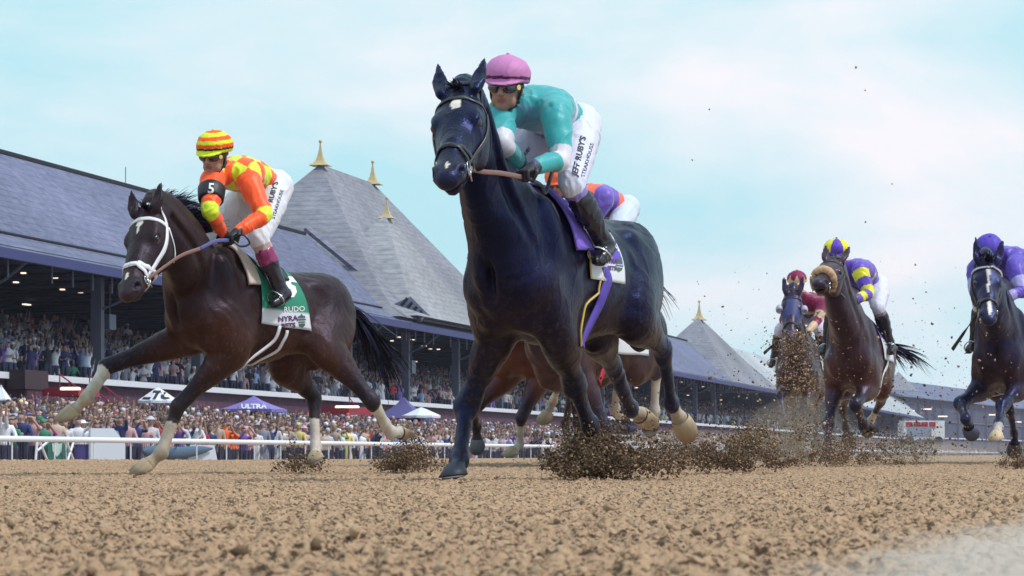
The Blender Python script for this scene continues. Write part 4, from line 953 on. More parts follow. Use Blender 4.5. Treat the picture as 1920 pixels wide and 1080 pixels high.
    # hands closed round the reins
    for key, sg in (('r', -1), ('l', 1)):
        a = arms[key]; fdir = unit(a[2] - a[1]); q = S['arm_' + key]; B = SDF(h * .6); pn = perp(q.get('palm', V3(0, 0, -1)), fdir); ac = np.cross(fdir, pn)
        W0 = a[2]; B.tube([(W0 - fdir * .05 * sc, .032 * sc, .035 * sc), (W0 + fdir * .02 * sc, .030 * sc, .036 * sc)], pn, k=.01)
        B.ell(W0 + fdir * .055 * sc, (.045 * sc, .040 * sc, .020 * sc), [fdir, ac, pn], k=.012)
        for i in range(4):
            off = ac * (.030 - .020 * i) * sc; k0 = W0 + fdir * .088 * sc + off; L1 = (.034, .038, .036, .028)[i]
            k1 = k0 + (fdir * .25 + pn) * L1 * sc; k2 = k1 + (-fdir * .85 + pn * .35) * .026 * sc; k3 = k2 + (-fdir * .6 - pn * .7) * .018 * sc
            B.tube([(k0 - fdir * .02 * sc, .011 * sc, .011 * sc), (k0, .011 * sc, .011 * sc), (k1, .010 * sc, .010 * sc), (k2, .009 * sc, .009 * sc), (k3, .008 * sc, .008 * sc)], ac, k=.004, sub=2)
        t0 = W0 + fdir * .025 * sc + ac * .036 * sc; B.tube([(t0, .013 * sc, .013 * sc), (t0 + (ac * .5 + fdir * .7 + pn * .4) * .035 * sc, .012 * sc, .012 * sc), (t0 + (fdir * 1.0 + pn * 1.2) * .045 * sc, .009 * sc, .009 * sc)], pn, k=.006)
        B.mesh('glove' if S.get('gloves', True) else 'hand', GLOVE if S.get('gloves', True) else SKIN, o, (lambda P: np.tile(sk, (len(P), 1))) if not S.get('gloves', True) else None)
        arms[key] = a + (W0 + fdir * .085 * sc + pn * .03 * sc,)
    # helmet: skull cap with silk cover, peak and bow
    B = SDF(h * .8)
    B.ell(hp(-.014, 0, .070), (.136 * sc, .122 * sc, .104 * sc), ax, k=.01)
    B.ell(hp(-.014, 0, -.050), (.22 * sc, .22 * sc, .090 * sc), ax, k=.012, op='s')
    B.ell(hp(.040, 0, .042), (.112 * sc, .100 * sc, .012 * sc), [unit(Fd - .25 * Ud), Ld, unit(Ud + .25 * Fd)], k=.012)
    hc = S['helmet']
    def ph(P):
        q = (P - HC) / sc; return hc(q @ Fd, q @ Ld, q @ Ud)
    ho = B.mesh('helmet', HELM, o, ph, wrinkle=lambda P: ridg(P, 14, .002, 7))
    bm = bmesh.new(); bmesh.ops.create_icosphere(bm, subdivisions=2, radius=.011 * sc); me = bpy.data.meshes.new('helmet_button'); bm.to_mesh(me); bm.free()
    me.transform(Matrix.Translation(hp(-.014, 0, .175))); me.materials.append(HELM); setcol(me, hc(np.zeros(len(me.vertices)), np.zeros(len(me.vertices)), np.full(len(me.vertices), .16))); link('helmet_button', me, ho)
    # goggles
    if S.get('goggles', True):
        B = SDF(h * .6)
        for sg in (-1, 1):
            B.ell(hp(.078, .038 * sg, .004), (.026 * sc, .042 * sc, .032 * sc), [unit(Fd + Ld * .35 * sg), unit(Ld - Fd * .35 * sg), Ud], k=.012)
        B.ell(hp(.088, 0, .012), (.016 * sc, .02 * sc, .018 * sc), ax, k=.012)
        go = B.mesh('goggles', LENS, o)
        ring = [hp(.005 + .088 * math.cos(x) if math.cos(x) > 0 else .005 + .11 * math.cos(x), .092 * math.sin(x), .014) for x in [R(50) + R(260) * i / 14 for i in range(15)]]
        mb = MB(); mb.tube(ring, .011 * sc, 6, flat=.3, lat=Ud); mb.build('goggle_strap', STRAPM, go, True)
    ch = [hp(.0, -.088, .03), hp(.012, -.075, -.05), hp(.045, -.045, -.105), hp(.060, 0, -.124), hp(.045, .045, -.105), hp(.012, .075, -.05), hp(.0, .088, .03)]
    MB().tube(crom(ch, 4), .0065 * sc, 6, flat=.5).build('chin_strap', STRAPM, ho, True)
    return bd
def flat(c):
    return lambda *a: np.tile(V3(*c), (len(a[0]), 1))
# ---------------------------------------------------------------- lead horse, its tack and rider
PUR, ORG, YEL = V3(.13, .06, .55), V3(1.0, .10, .012), V3(.72, .82, .03)
def silk_teal(v, l, f, ar, t):
    T1 = V3(.03, .36, .40); c = np.tile(T1, (len(v), 1)); W_ = V3(.66, .62, .72)
    c[(ar == 0) & (f > .02)] = V3(.13, .33, .48)  # chest painted grey-blue as shade over the teal front
    c[(ar == 0) & (v > .20) & (v < .27)] = W_
    c[(ar > 0) & (t > .80) & (t < 1.22)] = W_
    c[(ar > 0) & (t > 1.90)] = V3(.02, .03, .12)
    return c
def helm_pink(f, l, u):
    c = np.tile(V3(.54, .20, .45), (len(f), 1)); c[(u < .062) & (u > .046)] = V3(.09, .01, .08); return c
h1 = H['lead']
J = {}
J['pink'] = make_jockey('jockey in teal silks and pink cap crouching over the near black racehorse', dict(
    horse=h1, h=.0075, seed=2, pv=(1056, 238, 15.95), nb=(998, 196), head=(949, 166), face=(-.28, -1, -.10), up=(0.06, 0, 1), skin=(.36, .19, .14), lat=(.85, -.5, .0),
    arm_l=dict(s=(1042, 215), e=(1052, 298), w=(1000, 316), near=(1, 1, 1)), arm_r=dict(s=(940, 215), e=(943, 270), w=(975, 305), near=(1, 0, 1)),
    leg_l=dict(k=(1072, 343), a=(1132, 455), t=(1116, 482)), leg_r=dict(k=(985, 332), a=(1010, 420), t=(1000, 450), near=(1, 0, 1)),
    silk=silk_teal, helmet=helm_pink, breech=(.66, .66, .84), shin=(.30, .24, .62), sc=1.03, top_to=.6))
bridle(h1, LEATHER)
def cl_purple(f, ph):
    c = np.tile(V3(.11, .06, .50), (len(f), 1)); a = np.abs(ph)
    c[a > 80] = V3(.70, .72, .80); c[(f > .97)] = V3(.65, .65, .75); c[(f < .03) & (a > 60)] = V3(.6, .45, .15)
    return c
h1['cloth'] = cloth(h1, 'saddlecloth', CLOTHM, .30, -.04, -98, 98, cl_purple, off=.016, seed=3)
h1['towel'] = cloth(h1, 'saddle_towel', mat('purple_towel', (.22, .13, .62), rough=.9, bump=.5, bscale=60), .42, .27, -70, 70, None, off=.030, nf=8, np_=40, ripple=.016, seed=9, thick=.015)
saddle(h1); girth(h1, .20, mat('purple_girth', (.10, .06, .42), rough=.7), .07, p0=80, p1=138); girth(h1, .26, GOLD, .012, p0=80, p1=138)
a = J['pink']['arms']
rein(h1, 1, [at(905, 322, 14.55), at(940, 325, 14.7), a['l'][3]], BROWNL, .026)
rein(h1, -1, [at(860, 345, 14.35), h1['Hd'](.1, -.05, -.36), a['r'][3]], LEATHER, .02)
strap('rein_loop', [a['l'][3], at(1012, 345, 15.0), at(1022, 362, 15.05), at(1030, 340, 15.1), at(1035, 322, 15.2)], .022, LEATHER, h1['o'])
# ---------------------------------------------------------------- left horse
h2 = H['left']
def silk_check(v, l, f, ar, t):
    c = np.tile(ORG, (len(v), 1)); u = l + .5 * f * np.sign(l) * 0
    ck = (np.floor(v / .095 + .2) + np.floor(l / .092 + .5)) % 2 < 1
    m = (ar == 0) & ck; c[m] = YEL; m = (ar > 0) & (t > .88) & (t < 1.12); c[m] = YEL
    return c
def helm_stripe(f, l, u):
    c = np.tile(YEL, (len(f), 1)); q = np.floor((u - .04) / .0245); c[(q % 2 == 1) & (u > .05)] = ORG; c[(u < .064) & (u > .050)] = V3(.01, .03, .02); c[f < -.085] = V3(.015, .015, .02); return c
J['orange'] = make_jockey('jockey in orange and yellow checked silks and striped cap', dict(
    horse=h2, h=.0085, seed=4, pv=(498, 352, 20.05), nb=(433, 322), head=(402, 293), face=(-.42, -1, -.25), up=(.05, 0, 1), skin=(.40, .22, .17), lat=(.75, -.62, .0),
    arm_l=dict(s=(470, 345), e=(495, 404), w=(447, 433), near=(1, 1, 1)), arm_r=dict(s=(398, 338), e=(394, 396), w=(418, 436), near=(1, 0, 1)),
    leg_l=dict(k=(486, 448), a=(527, 546), t=(508, 562)), leg_r=dict(k=(432, 425), a=(470, 500), t=(465, 520), near=(1, 0, 1)),
    silk=silk_check, helmet=helm_stripe, breech=(.70, .70, .80), shin=(.52, .36, .36), boot_top=(.26, .02, .12), top_to=.46, sc=1.03))
bridle(h2, WLEATHER, w=.027)
def cl_green(f, ph):
    a = np.abs(ph); c = np.tile(V3(.01, .22, .14), (len(f), 1)); c[a > 91] = V3(.70, .72, .82); return c
h2['cloth'] = cloth(h2, 'saddlecloth', CLOTHM, .26, -.24, -111, 111, cl_green, off=.016, seed=5, ffun=lambda p: (.27 + .0003 * abs(p), -.05 - .0011 * abs(p)))
cloth(h2, 'saddle_towel', mat('cream_towel', (.62, .52, .46), rough=.9, bump=.5, bscale=60), .40, .30, -58, 58, None, off=.035, nf=8, np_=40, ripple=.012, seed=9, thick=.02)
saddle(h2); girth(h2, .16, mat('white_elastic', (.70, .68, .78), rough=.7), .026, dbl=.11, p0=106)
a = J['orange']['arms']
rein(h2, 1, [at(335, 482, 19.0), at(375, 466, 19.15), at(405, 452, 19.25), a['l'][3]], BROWNL, .026, mat('blue_rubber_grip', (.12, .13, .36), rough=.8))
rein(h2, -1, [h2['Hd'](.3, -.15, -.3), h2['Hd'](-.05, -.25, -.45), a['r'][3]], BROWNL, .022)
strap('rein_loop', [a['l'][3], at(455, 440, 19.3), at(468, 456, 19.3), at(452, 462, 19.3), at(438, 452, 19.3)], .014, LEATHER, h2['o'])
# ---------------------------------------------------------------- rider behind the lead horse
h3 = H['behind']
def silk_po(v, l, f, ar, t):
    c = np.tile(V3(.16, .09, .50), (len(v), 1)); ck = ((v * 7).astype(int) + np.floor(l * 9).astype(int)) % 3 == 0; c[ck] = V3(1, .14, .06); return c
J['cap'] = make_jockey('jockey in purple and orange silks bent low behind the lead rider', dict(
    horse=h3, h=.013, seed=6, pv=(1158, 392, 23.9), nb=(1098, 366), head=(1048, 345), face=(-.4, -1, -.3), skin=(.4, .2, .15), lat=(.8, -.6, 0),
    arm_l=dict(e=(1100, 440), w=(1060, 460), near=(1, 1)), arm_r=dict(e=(1050, 430), w=(1040, 470), near=(0, 1)),
    leg_l=dict(k=(1140, 470), a=(1170, 570), t=(1160, 585)), leg_r=dict(k=(1090, 470), a=(1100, 560), t=(1085, 580)),
    silk=silk_po, helmet=flat((1, .16, .06)), breech=(.6, .66, .8), boot_top=(.02, .02, .03), sc=1.0))
def cl_red(f, ph):
    c = np.tile(V3(.72, .74, .82), (len(f), 1)); c[(f < .16)] = V3(.55, .02, .06); c[(f > .16) & (f < .24)] = V3(.8, .6, .02); c[np.abs(ph) < 60] = V3(.5, .02, .05); return c
h3['cloth'] = cloth(h3, 'saddlecloth', CLOTHM, .28, -.30, -116, 116, cl_red, off=.016, seed=7)
bridle(h3, LEATHER); saddle(h3); girth(h3, .2, mat('red_girth', (.5, .02, .06), rough=.7), .07, p0=80, p1=135)
bridle(H['hidden'], LEATHER)
# ---------------------------------------------------------------- three horses at the right
h4 = H['sheepskin']
PUR2, YEL2 = V3(.12, .05, .48), V3(.78, .72, .02)
def silk_py(v, l, f, ar, t):
    c = np.tile(PUR2, (len(v), 1)); m = (ar > 0) & (np.floor(t * 3.2 + .5 + np.sign(l) * 0) % 2 == 1); c[m] = YEL2; c[(ar > 0) & (np.floor(t * 6.4) % 2 == 1) & m] = YEL2
    c[(ar == 0) & (np.abs(v - .14) < .04) & (l > .02) & (f > 0)] = YEL2; return c
def helm_quarter(f, l, u):
    c = np.tile(PUR2, (len(f), 1)); a = np.arctan2(l, f); c[(np.abs(a) > .55) & (np.abs(a) < 1.75)] = YEL2; c[u < .05] = PUR2 * .6; return c
J['quarters'] = make_jockey('jockey in purple silks with yellow diamond sleeves and yellow quartered cap', dict(
    horse=h4, h=.012, seed=8, pvT=(-.08, .06, .68), nbT=(.40, .0, .82), head=(1568, 481), face=(-.05, -1, -.15), skin=(.4, .22, .17), lat=(.96, -.3, 0),
    arm_l=dict(s=(1612, 505), e=(1628, 550), w=(1604, 563), near=(1, 1, 1)), arm_r=dict(e=(1570, 545), w=(1592, 562), near=(1, 1)),
    leg_l=dict(T=((.28, .22, .44), (.12, .31, .12), (.24, .33, .03))), leg_r=dict(k=(1575, 590), a=(1570, 640), t=(1566, 655)),
    silk=silk_py, helmet=helm_quarter, breech=(.68, .66, .85), shin=(.4, .28, .34), gloves=True, sc=1.05))
bridle(h4, LEATHER, 'fleece')
h4['cloth'] = cloth(h4, 'saddlecloth', CLOTHM, .28, -.25, -100, 100, lambda f, ph: np.where((np.abs(ph) < 60)[:, None], V3(.25, .15, .6), V3(.7, .7, .8)), off=.016, nf=24, np_=40, seed=8)
saddle(h4); girth(h4, .2, WLEATHER, .05)
a = J['quarters']['arms']; rein(h4, 1, [at(1575, 548, 27.6), a['l'][3]], LEATHER, .02); rein(h4, -1, [at(1545, 552, 27.6), a['r'][3]], LEATHER, .02)
h5 = H['hood']
MAR, CRM = V3(.22, .008, .07), V3(.62, .42, .28)
def silk_mc(v, l, f, ar, t):
    c = np.tile(MAR, (len(v), 1)); c[(ar > 0) & (t > .55) & (t < .9)] = CRM; c[(ar > 0) & (t > 1.3)] = CRM; c[(ar == 0) & (np.abs(v - .2) < .06)] = CRM; return c
def helm_star(f, l, u):
    c = np.tile(CRM, (len(f), 1)); a = np.arctan2(l, f); z = (u - .03) / .11; tri = np.abs(((a / .8) % 1) - .5) * 2; c[(z > .35 + .5 * tri * 0) & (tri < z * 1.15)] = MAR; c[z > .92] = MAR; return c
J['maroon'] = make_jockey('jockey in maroon and cream silks holding a whip behind the hooded horse', dict(
    horse=h5, h=.013, seed=9, pvT=(-.05, .14, .66), nbT=(.40, .14, .80), head=(1494, 534), face=(-.1, -1, -.2), skin=(.4, .22, .17), lat=(.98, -.15, 0),
    arm_l=dict(e=(1532, 602), w=(1515, 622), near=(1, 1)), arm_r=dict(e=(1470, 598), w=(1480, 620), near=(1, 1)),
    leg_l=dict(T=((.28, .24, .44), (.12, .32, .10), (.24, .35, .02))), leg_r=dict(k=(1470, 640), a=(1466, 690), t=(1460, 700)),
    silk=silk_mc, helmet=helm_star, breech=(.62, .60, .78), sc=1.05))
bridle(h5, LEATHER)
hood = mat('blue_hood', (.018, .028, .15), rough=.6, sheen=.2)
Hd5 = h5['Hd']
B_ = SDF(.016); B_.tube([(Hd5(-.05, 0, -.12), .098, .11), (Hd5(.10, 0, -.125), .138, .145), (Hd5(.22, 0, -.125), .135, .145), (Hd5(.30, 0, -.115), .110, .125)], h5['HW'], k=.02, sub=5); hd5 = B_.mesh('hood', hood, h5['o'])
for sg in (-1, 1):
    B_ = SDF(.009); c5 = Hd5(.20, .135 * sg, -.055); B_.ell(c5, (.062, .045, .06), [h5['A'], h5['HW'], h5['D']], k=.02); B_.ell(c5 + h5['A'] * .05 + h5['D'] * .0, (.05, .034, .045), [h5['A'], h5['HW'], h5['D']], k=.01, op='s')
    B_.mesh('blinker', mat('blinker_cup', (.40, .40, .55), rough=.4), hd5)
h5['cloth'] = cloth(h5, 'saddlecloth', CLOTHM, .28, -.25, -100, 100, flat((.7, .7, .8)), off=.016, nf=20, np_=30, seed=8)
saddle(h5)
a = J['maroon']['arms']; rein(h5, 1, [at(1505, 615, 35.3), a['l'][3]], LEATHER, .02); rein(h5, -1, [at(1465, 620, 35.3), a['r'][3]], LEATHER, .02)
h6 = H['blaze']
def silk_vi(v, l, f, ar, t):
    c = np.tile(V3(.10, .05, .46), (len(v), 1)); c[(ar > 0) & (t > .55) & (t < 1.0)] = V3(.42, .36, .75); c[(ar > 0) & (t > 1.45)] = V3(.38, .30, .72); return c
J['violet'] = make_jockey('jockey in violet silks with lilac sleeve bands holding a whip', dict(
    horse=h6, h=.012, seed=11, pvT=(-.05, .04, .70), nbT=(.40, .02, .84), head=(1854, 476), face=(-.05, -1, -.75), skin=(.4, .22, .17), lat=(.95, -.3, 0), goggles=True,
    arm_l=dict(s=(1902, 500), e=(1917, 545), w=(1880, 560), near=(1, 1, 1)), arm_r=dict(s=(1832, 502), e=(1828, 548), w=(1850, 562), near=(1, 1, 1)),
    leg_l=dict(T=((.28, .24, .44), (.12, .32, .10), (.24, .35, .02))), leg_r=dict(k=(1850, 585), a=(1840, 630), t=(1835, 640)),
    silk=silk_vi, helmet=flat((.09, .05, .46)), breech=(.5, .45, .7), boot_top=(.02, .02, .03), gloves=False, sc=1.05))
bridle(h6, LEATHER)
bead = MB(); Hd6 = h6['Hd']
P_ = crom([Hd6(.06, -.14, -.08), Hd6(.065, -.10, .0), Hd6(.070, 0, .03), Hd6(.065, .10, .0), Hd6(.06, .14, -.08)], 6)
for i, p in enumerate(P_):
    q = h6['tree'].find_nearest(Vector(p)); bead.box(np.array(q[0]) + np.array(q[1]) * .012, (.014, .014, .014))
bead.build('beads', WLEATHER, h6['o'])
h6['cloth'] = cloth(h6, 'saddlecloth', CLOTHM, .28, -.25, -100, 100, lambda f, ph: np.where((f < .15)[:, None], V3(.6, .5, .3), V3(.03, .03, .05)), off=.016, nf=24, np_=40, seed=8)
saddle(h6); girth(h6, .16, WLEATHER, .026, dbl=.09, p0=70)
a = J['violet']['arms']; rein(h6, 1, [at(1868, 575, 25.5), a['l'][3]], LEATHER, .02); rein(h6, -1, [at(1840, 572, 25.5), a['r'][3]], LEATHER, .02)
def whip(p, q, lab, th=.012):
    p, q = np.asarray(p), np.asarray(q); root = MB().tube([p, p + (q - p) * .6], [.006, .005], 6).build('riding_whip', STRAPM, None, True)
    tag(root, lab, 'whip', 'riding whips held by the jockeys at the right')
    MB().tube([p + (q - p) * .55, p + (q - p) * .7, q], [.006, th, th * 1.2], 8, flat=.5).build('flap', STRAPM, root, True)
whip(J['violet']['arms']['r'][2], at(1786, 655, 26.0), 'black riding whip pointing down left of the blaze faced horse', .018)
whip(J['maroon']['arms']['r'][2], at(1433, 662, 35.6), 'black riding whip hanging left of the hooded horse', .02)
whip(at(1538, 583, 35.9), at(1508, 618, 35.5), 'thin black whip crossing the maroon sleeves', .006)
# ---------------------------------------------------------------- spectators
CROWDM = bpy.data.materials.new('spectator'); CROWDM.use_nodes = True; t_ = CROWDM.node_tree; b_ = t_.nodes['Principled BSDF']; b_.inputs['Roughness'].default_value = .8
ac = N(t_, 'ShaderNodeAttribute', attribute_name='Col'); sp_ = N(t_, 'ShaderNodeSeparateColor')
t_.links.new(ac.outputs['Color'], sp_.inputs[0])
oi = N(t_, 'ShaderNodeObjectInfo'); ins = N(t_, 'ShaderNodeAttribute', attribute_type='INSTANCER', attribute_name='shirt'); ins2 = N(t_, 'ShaderNodeAttribute', attribute_type='INSTANCER', attribute_name='skin')
def mixn(f, a, b):
    m = N(t_, 'ShaderNodeMix', data_type='RGBA')
    for i, x in ((0, f), (6, a), (7, b)):
        if isinstance(x, tuple): m.inputs[i].default_value = x
        else: t_.links.new(x, m.inputs[i])
    return m.outputs[2]
c0 = mixn(sp_.outputs[2], ins.outputs['Color'], (.05, .055, .11, 1))        # trousers
c1 = mixn(sp_.outputs[0], c0, ins2.outputs['Color']); c2 = mixn(sp_.outputs[1], c1, (.03, .022, .025, 1)); t_.links.new(c2, b_.inputs['Base Color'])
def person_mesh(name, pose, h, seated=False):
    rr = random.Random(sum(map(ord, name))); B = SDF(h); X, Yv, Z = V3(1, 0, 0), V3(0, 1, 0), V3(0, 0, 1)   # faces -Y
    arms = {'cheer': ((.22, -.12, 1.62), (.26, -.2, 1.92), (-.24, -.1, 1.55), (-.30, -.16, 1.85)), 'phone': ((.22, -.22, 1.40), (.06, -.36, 1.66), (-.22, -.22, 1.38), (-.06, -.36, 1.66)),
            'lean': ((.27, -.15, 1.12), (.12, -.42, 1.10), (-.27, -.15, 1.12), (-.10, -.42, 1.10)), 'stand': ((.26, -.02, 1.12), (.24, -.14, .88), (-.26, -.02, 1.12), (-.24, -.14, .88)),
            'point': ((.24, -.16, 1.5), (.34, -.36, 1.78), (-.26, -.06, 1.14), (-.16, -.26, 1.10)), 'fold': ((.27, -.08, 1.14), (-.05, -.24, 1.18), (-.27, -.08, 1.14), (.05, -.25, 1.2)),
            'hat': ((.26, -.02, 1.12), (.24, -.14, .88), (-.27, -.12, 1.15), (-.12, -.32, 1.25)), 'dress': ((.26, -.02, 1.12), (.2, -.2, 1.0), (-.26, -.02, 1.12), (-.2, -.2, 1.0))}[pose]
    B.tube([(V3(0, 0, .93), .16, .11), (V3(0, 0, 1.12), .145, .10), (V3(0, 0, 1.36), .185, .115), (V3(0, -.01, 1.46), .09, .07), (V3(0, -.02, 1.55), .052, .055)], X, k=.04)
    for s_ in (0, 1):
        e, w = V3(*arms[s_ * 2]), V3(*arms[s_ * 2 + 1]); sh = V3(.19 - .38 * s_, 0, 1.40); B.tube([(sh, .062, .062), (e, .046, .046), (w, .034, .034)], Yv if abs((e - sh)[1]) < .2 else Z, k=.04); B.ell(w + unit(w - e) * .05, .042, k=.02)
        hx = .09 - .18 * s_
        B.tube([(V3(hx, 0, .92), .10, .11), (V3(hx * 1.1, -.01, .5), .068, .07), (V3(hx * 1.1, .01, .08), .05, .05), (V3(hx * 1.1, -.12, .04), .045, .035)], X, k=.03)
    if pose == 'dress': B.tube([(V3(0, 0, .95), .17, .13), (V3(0, 0, .6), .23, .18), (V3(0, 0, .42), .25, .2)], X, k=.03)
    B.ell(V3(0, -.03, 1.655), (.076, .092, .112), k=.02); B.ell(V3(0, -.115, 1.645), (.016, .022, .022), k=.015); B.ell(V3(0, .0, 1.70), (.086, .098, .085), k=.015)
    if pose in ('hat', 'lean'): B.ell(V3(0, -.01, 1.735), (.19 if pose == 'hat' else .09, .20 if pose == 'hat' else .15, .014), k=.01); B.ell(V3(0, .0, 1.77), (.10, .11, .06), k=.02)
    sl = rr.random()
    def paint(P):
        c = np.zeros((len(P), 3)); z = P[:, 2]; r = np.hypot(P[:, 0], P[:, 1])
        c[z < .92 if pose != 'dress' else z < .0, 2] = 1
        head = (r < .2) & (z > 1.50); c[head] = (1, 0, 0); c[(z < .40) & (pose == 'dress')] = (1, 0, 0)
        hairm = head & ((z > 1.72) | ((P[:, 1] > -.02) & (z > 1.56))); c[hairm] = (0, 1, 0)
        if pose in ('hat', 'lean'): c[(z > 1.712) & head | ((z > 1.70) & (r > .11) & (r < .22))] = (0, 0, 0)
        for s_ in (0, 1):
            e, w = V3(*arms[s_ * 2]), V3(*arms[s_ * 2 + 1]); d, t = segd(P, e, w + unit(w - e) * .08); m = (d < .075) & (t > (.15 if rr.random() < .6 else .8)); c[m] = (1, 0, 0)
        return c
    o = B.mesh(name, CROWDM, paint=paint); me = o.data
    if pose == 'phone':
        pass
    COL.objects.unlink(o); bpy.data.objects.remove(o); return me
POSES = ['cheer', 'phone', 'lean', 'stand', 'point', 'fold', 'hat', 'dress']
NEARP = {p: person_mesh('spectator_' + p, p, .026) for p in POSES}
FARP = {p: person_mesh('onlooker_' + p, p, .05) for p in POSES}
SKINS = [(.45, .26, .20), (.50, .30, .25), (.36, .20, .15), (.16, .085, .065), (.40, .24, .20)]
SHIRTS = {'white': (.72, .72, .82), 'pink': (.62, .36, .42), 'navy blue': (.03, .04, .16), 'black': (.02, .02, .04), 'pale blue': (.36, .46, .72), 'grey': (.26, .26, .34), 'orange': (.85, .16, .04), 'red': (.55, .03, .06), 'yellow': (.75, .62, .22), 'purple': (.20, .10, .45), 'beige': (.55, .42, .36), 'green': (.05, .22, .14), 'magenta': (.60, .10, .36)}
WTS = dict(zip(SHIRTS, (34, 12, 13, 9, 14, 6, .8, 1.5, 1.4, 4, 10, 1.2, 1)))
PTX = {'cheer': 'with raised arms', 'phone': 'holding up a phone', 'lean': 'leaning in a cap', 'stand': 'standing with arms down', 'point': 'pointing', 'fold': 'with folded arms', 'hat': 'in a wide brimmed hat', 'dress': 'wearing a dress'}
def gz(p): return float(ground_z(np.array([TN[0] * p]), np.array([TN[1] * p + 40]))) if False else -.55 + 1.1 * float(sstep(31, 44, np.array(p)))
rr = random.Random(21); keys = list(SHIRTS); cnt = 0; cand = []
row = 0
for p in (31.0, 31.55, 32.2, 32.9, 33.6, 34.4):
    t = 60 + rr.random(); 
    while t < 135: cand.append((t + rr.uniform(-.1, .1), p + rr.uniform(-.12, .12))); t += rr.uniform(.48, .66)
cand = [c for c in cand if -30 < pix(TP(c[0], c[1], 1))[0] < 1010]; cand.sort(key=lambda c: TP(c[0], c[1])[1]); near_pts = cand[:300]; rest = cand[300:]
for i, (t, p) in enumerate(near_pts):
    px = pix(TP(t, p, 1))[0]
    pose = rr.choices(POSES, (4, 5, 4 if p < 31.4 else .2, 3, 2, 3, 2, 1.2))[0]; sh = rr.choices(keys, [WTS[k] for k in keys])[0]
    if p < 32:      # the ones the photograph singles out
        if abs(px - 385) < 7: sh, pose = 'red', 'dress'
        elif abs(px - 300) < 5: sh, pose = 'red', 'phone'
        elif 408 < px < 440: sh = 'orange'
        elif abs(px - 555) < 7: sh = 'yellow'
        elif abs(px - 500) < 6: sh = 'magenta'
        elif abs(px - 40) < 9: sh, pose = 'navy blue', 'fold'
        elif abs(px - 80) < 8: sh, pose = 'green', 'lean'
        elif abs(px - 112) < 8: sh, pose = 'beige', 'lean'
        elif px < 20: sh = 'white'
    o = bpy.data.objects.new('person', NEARP[pose]); COL.objects.link(o)
    s = rr.uniform(.94, 1.08); o.location = TP(t, p, gz(p)); o.scale = (s * rr.uniform(.95, 1.12), s, s); o.rotation_euler = (rr.uniform(-.02, .08), 0, math.atan2(-TD[1], -TD[0]) + math.pi / 2 + rr.uniform(.2, 1.1) * 1 - .2)
    j = rr.uniform(.75, 1.15); o['shirt'] = [min(1, x * j) for x in SHIRTS[sh]]; sk = rr.choices(SKINS, (5, 5, 3, 1.5, 4))[0]; o['skin'] = list(sk)
    wear = 'dress' if pose == 'dress' else rr.choice(['shirt']); art = 'spectator in %s %s' % (sh, wear if pose != 'dress' else 'dress')
    tx = PTX[pose] if pose != 'dress' else 'standing'
    tag(o, '%s %s at the barrier' % (art, tx), 'person', '%s %s' % (art, tx))
# masses: GN instancing of a few low bodies
lib = bpy.data.collections.new('onlooker_library')
for p_ in POSES:
    o = bpy.data.objects.new('onlooker_' + p_, FARP[p_]); lib.objects.link(o)
def mass(name, label, pts, shirts, skins, scl, rots):
    me = bpy.data.meshes.new(name); n = len(pts); me.vertices.add(n); me.vertices.foreach_set('co', np.asarray(pts, np.float32).ravel()); me.update()
    for nm, ty, arr in (('shirt', 'FLOAT_COLOR', np.c_[shirts, np.ones(n)]), ('skin', 'FLOAT_COLOR', np.c_[skins, np.ones(n)])):
        a = me.attributes.new(nm, ty, 'POINT'); a.data.foreach_set('color', np.asarray(arr, np.float32).ravel())
    a = me.attributes.new('scl', 'FLOAT', 'POINT'); a.data.foreach_set('value', np.asarray(scl, np.float32))
    a = me.attributes.new('rot', 'FLOAT_VECTOR', 'POINT'); a.data.foreach_set('vector', np.asarray(rots, np.float32).ravel())
    a = me.attributes.new('var', 'INT', 'POINT'); a.data.foreach_set('value', npr.integers(0, len(POSES), n).astype(np.int32))
    ng = bpy.data.node_groups.new(name, 'GeometryNodeTree'); ng.interface.new_socket('Geometry', in_out='INPUT', socket_type='NodeSocketGeometry'); ng.interface.new_socket('Geometry', in_out='OUTPUT', socket_type='NodeSocketGeometry')
    gi, go_ = N(ng, 'NodeGroupInput'), N(ng, 'NodeGroupOutput'); ip = N(ng, 'GeometryNodeInstanceOnPoints'); ci = N(ng, 'GeometryNodeCollectionInfo'); ci.inputs[0].default_value = lib; ci.inputs[1].default_value = True; ci.inputs[2].default_value = True
    def na(nm, ty): x = N(ng, 'GeometryNodeInputNamedAttribute', data_type=ty); x.inputs[0].default_value = nm; return x
    ip.inputs['Pick Instance'].default_value = True
    l = ng.links.new; l(gi.outputs[0], ip.inputs['Points']); l(ci.outputs[0], ip.inputs['Instance']); l(na('var', 'INT').outputs[0], ip.inputs['Instance Index'])
    er = N(ng, 'FunctionNodeEulerToRotation'); l(na('rot', 'FLOAT_VECTOR').outputs[0], er.inputs[0]); l(er.outputs[0], ip.inputs['Rotation']); l(na('scl', 'FLOAT').outputs[0], ip.inputs['Scale']); l(ip.outputs[0], go_.inputs[0])
    o = link(name, me); md = o.modifiers.new('instances', 'NODES'); md.node_group = ng
    return tag(o, label, 'crowd', None, 'stuff')
def mk(pts, w=None):
    n = len(pts); ks = rr.choices(keys, [WTS[k] for k in keys] if w is None else w, k=n); sh = np.array([SHIRTS[k] for k in ks]) * npr.uniform(.7, 1.15, (n, 1)); sk = np.array([SKINS[i] for i in npr.integers(0, 5, n)])
    return np.clip(sh, 0, 1), sk, npr.uniform(.92, 1.08, n), np.c_[npr.uniform(-.03, .06, n), np.zeros(n), math.atan2(-TD[1], -TD[0]) + math.pi / 2 + npr.uniform(0, .9, n)]
pts = [TP(t, p, gz(p)) for t, p in rest]
p = 31.0
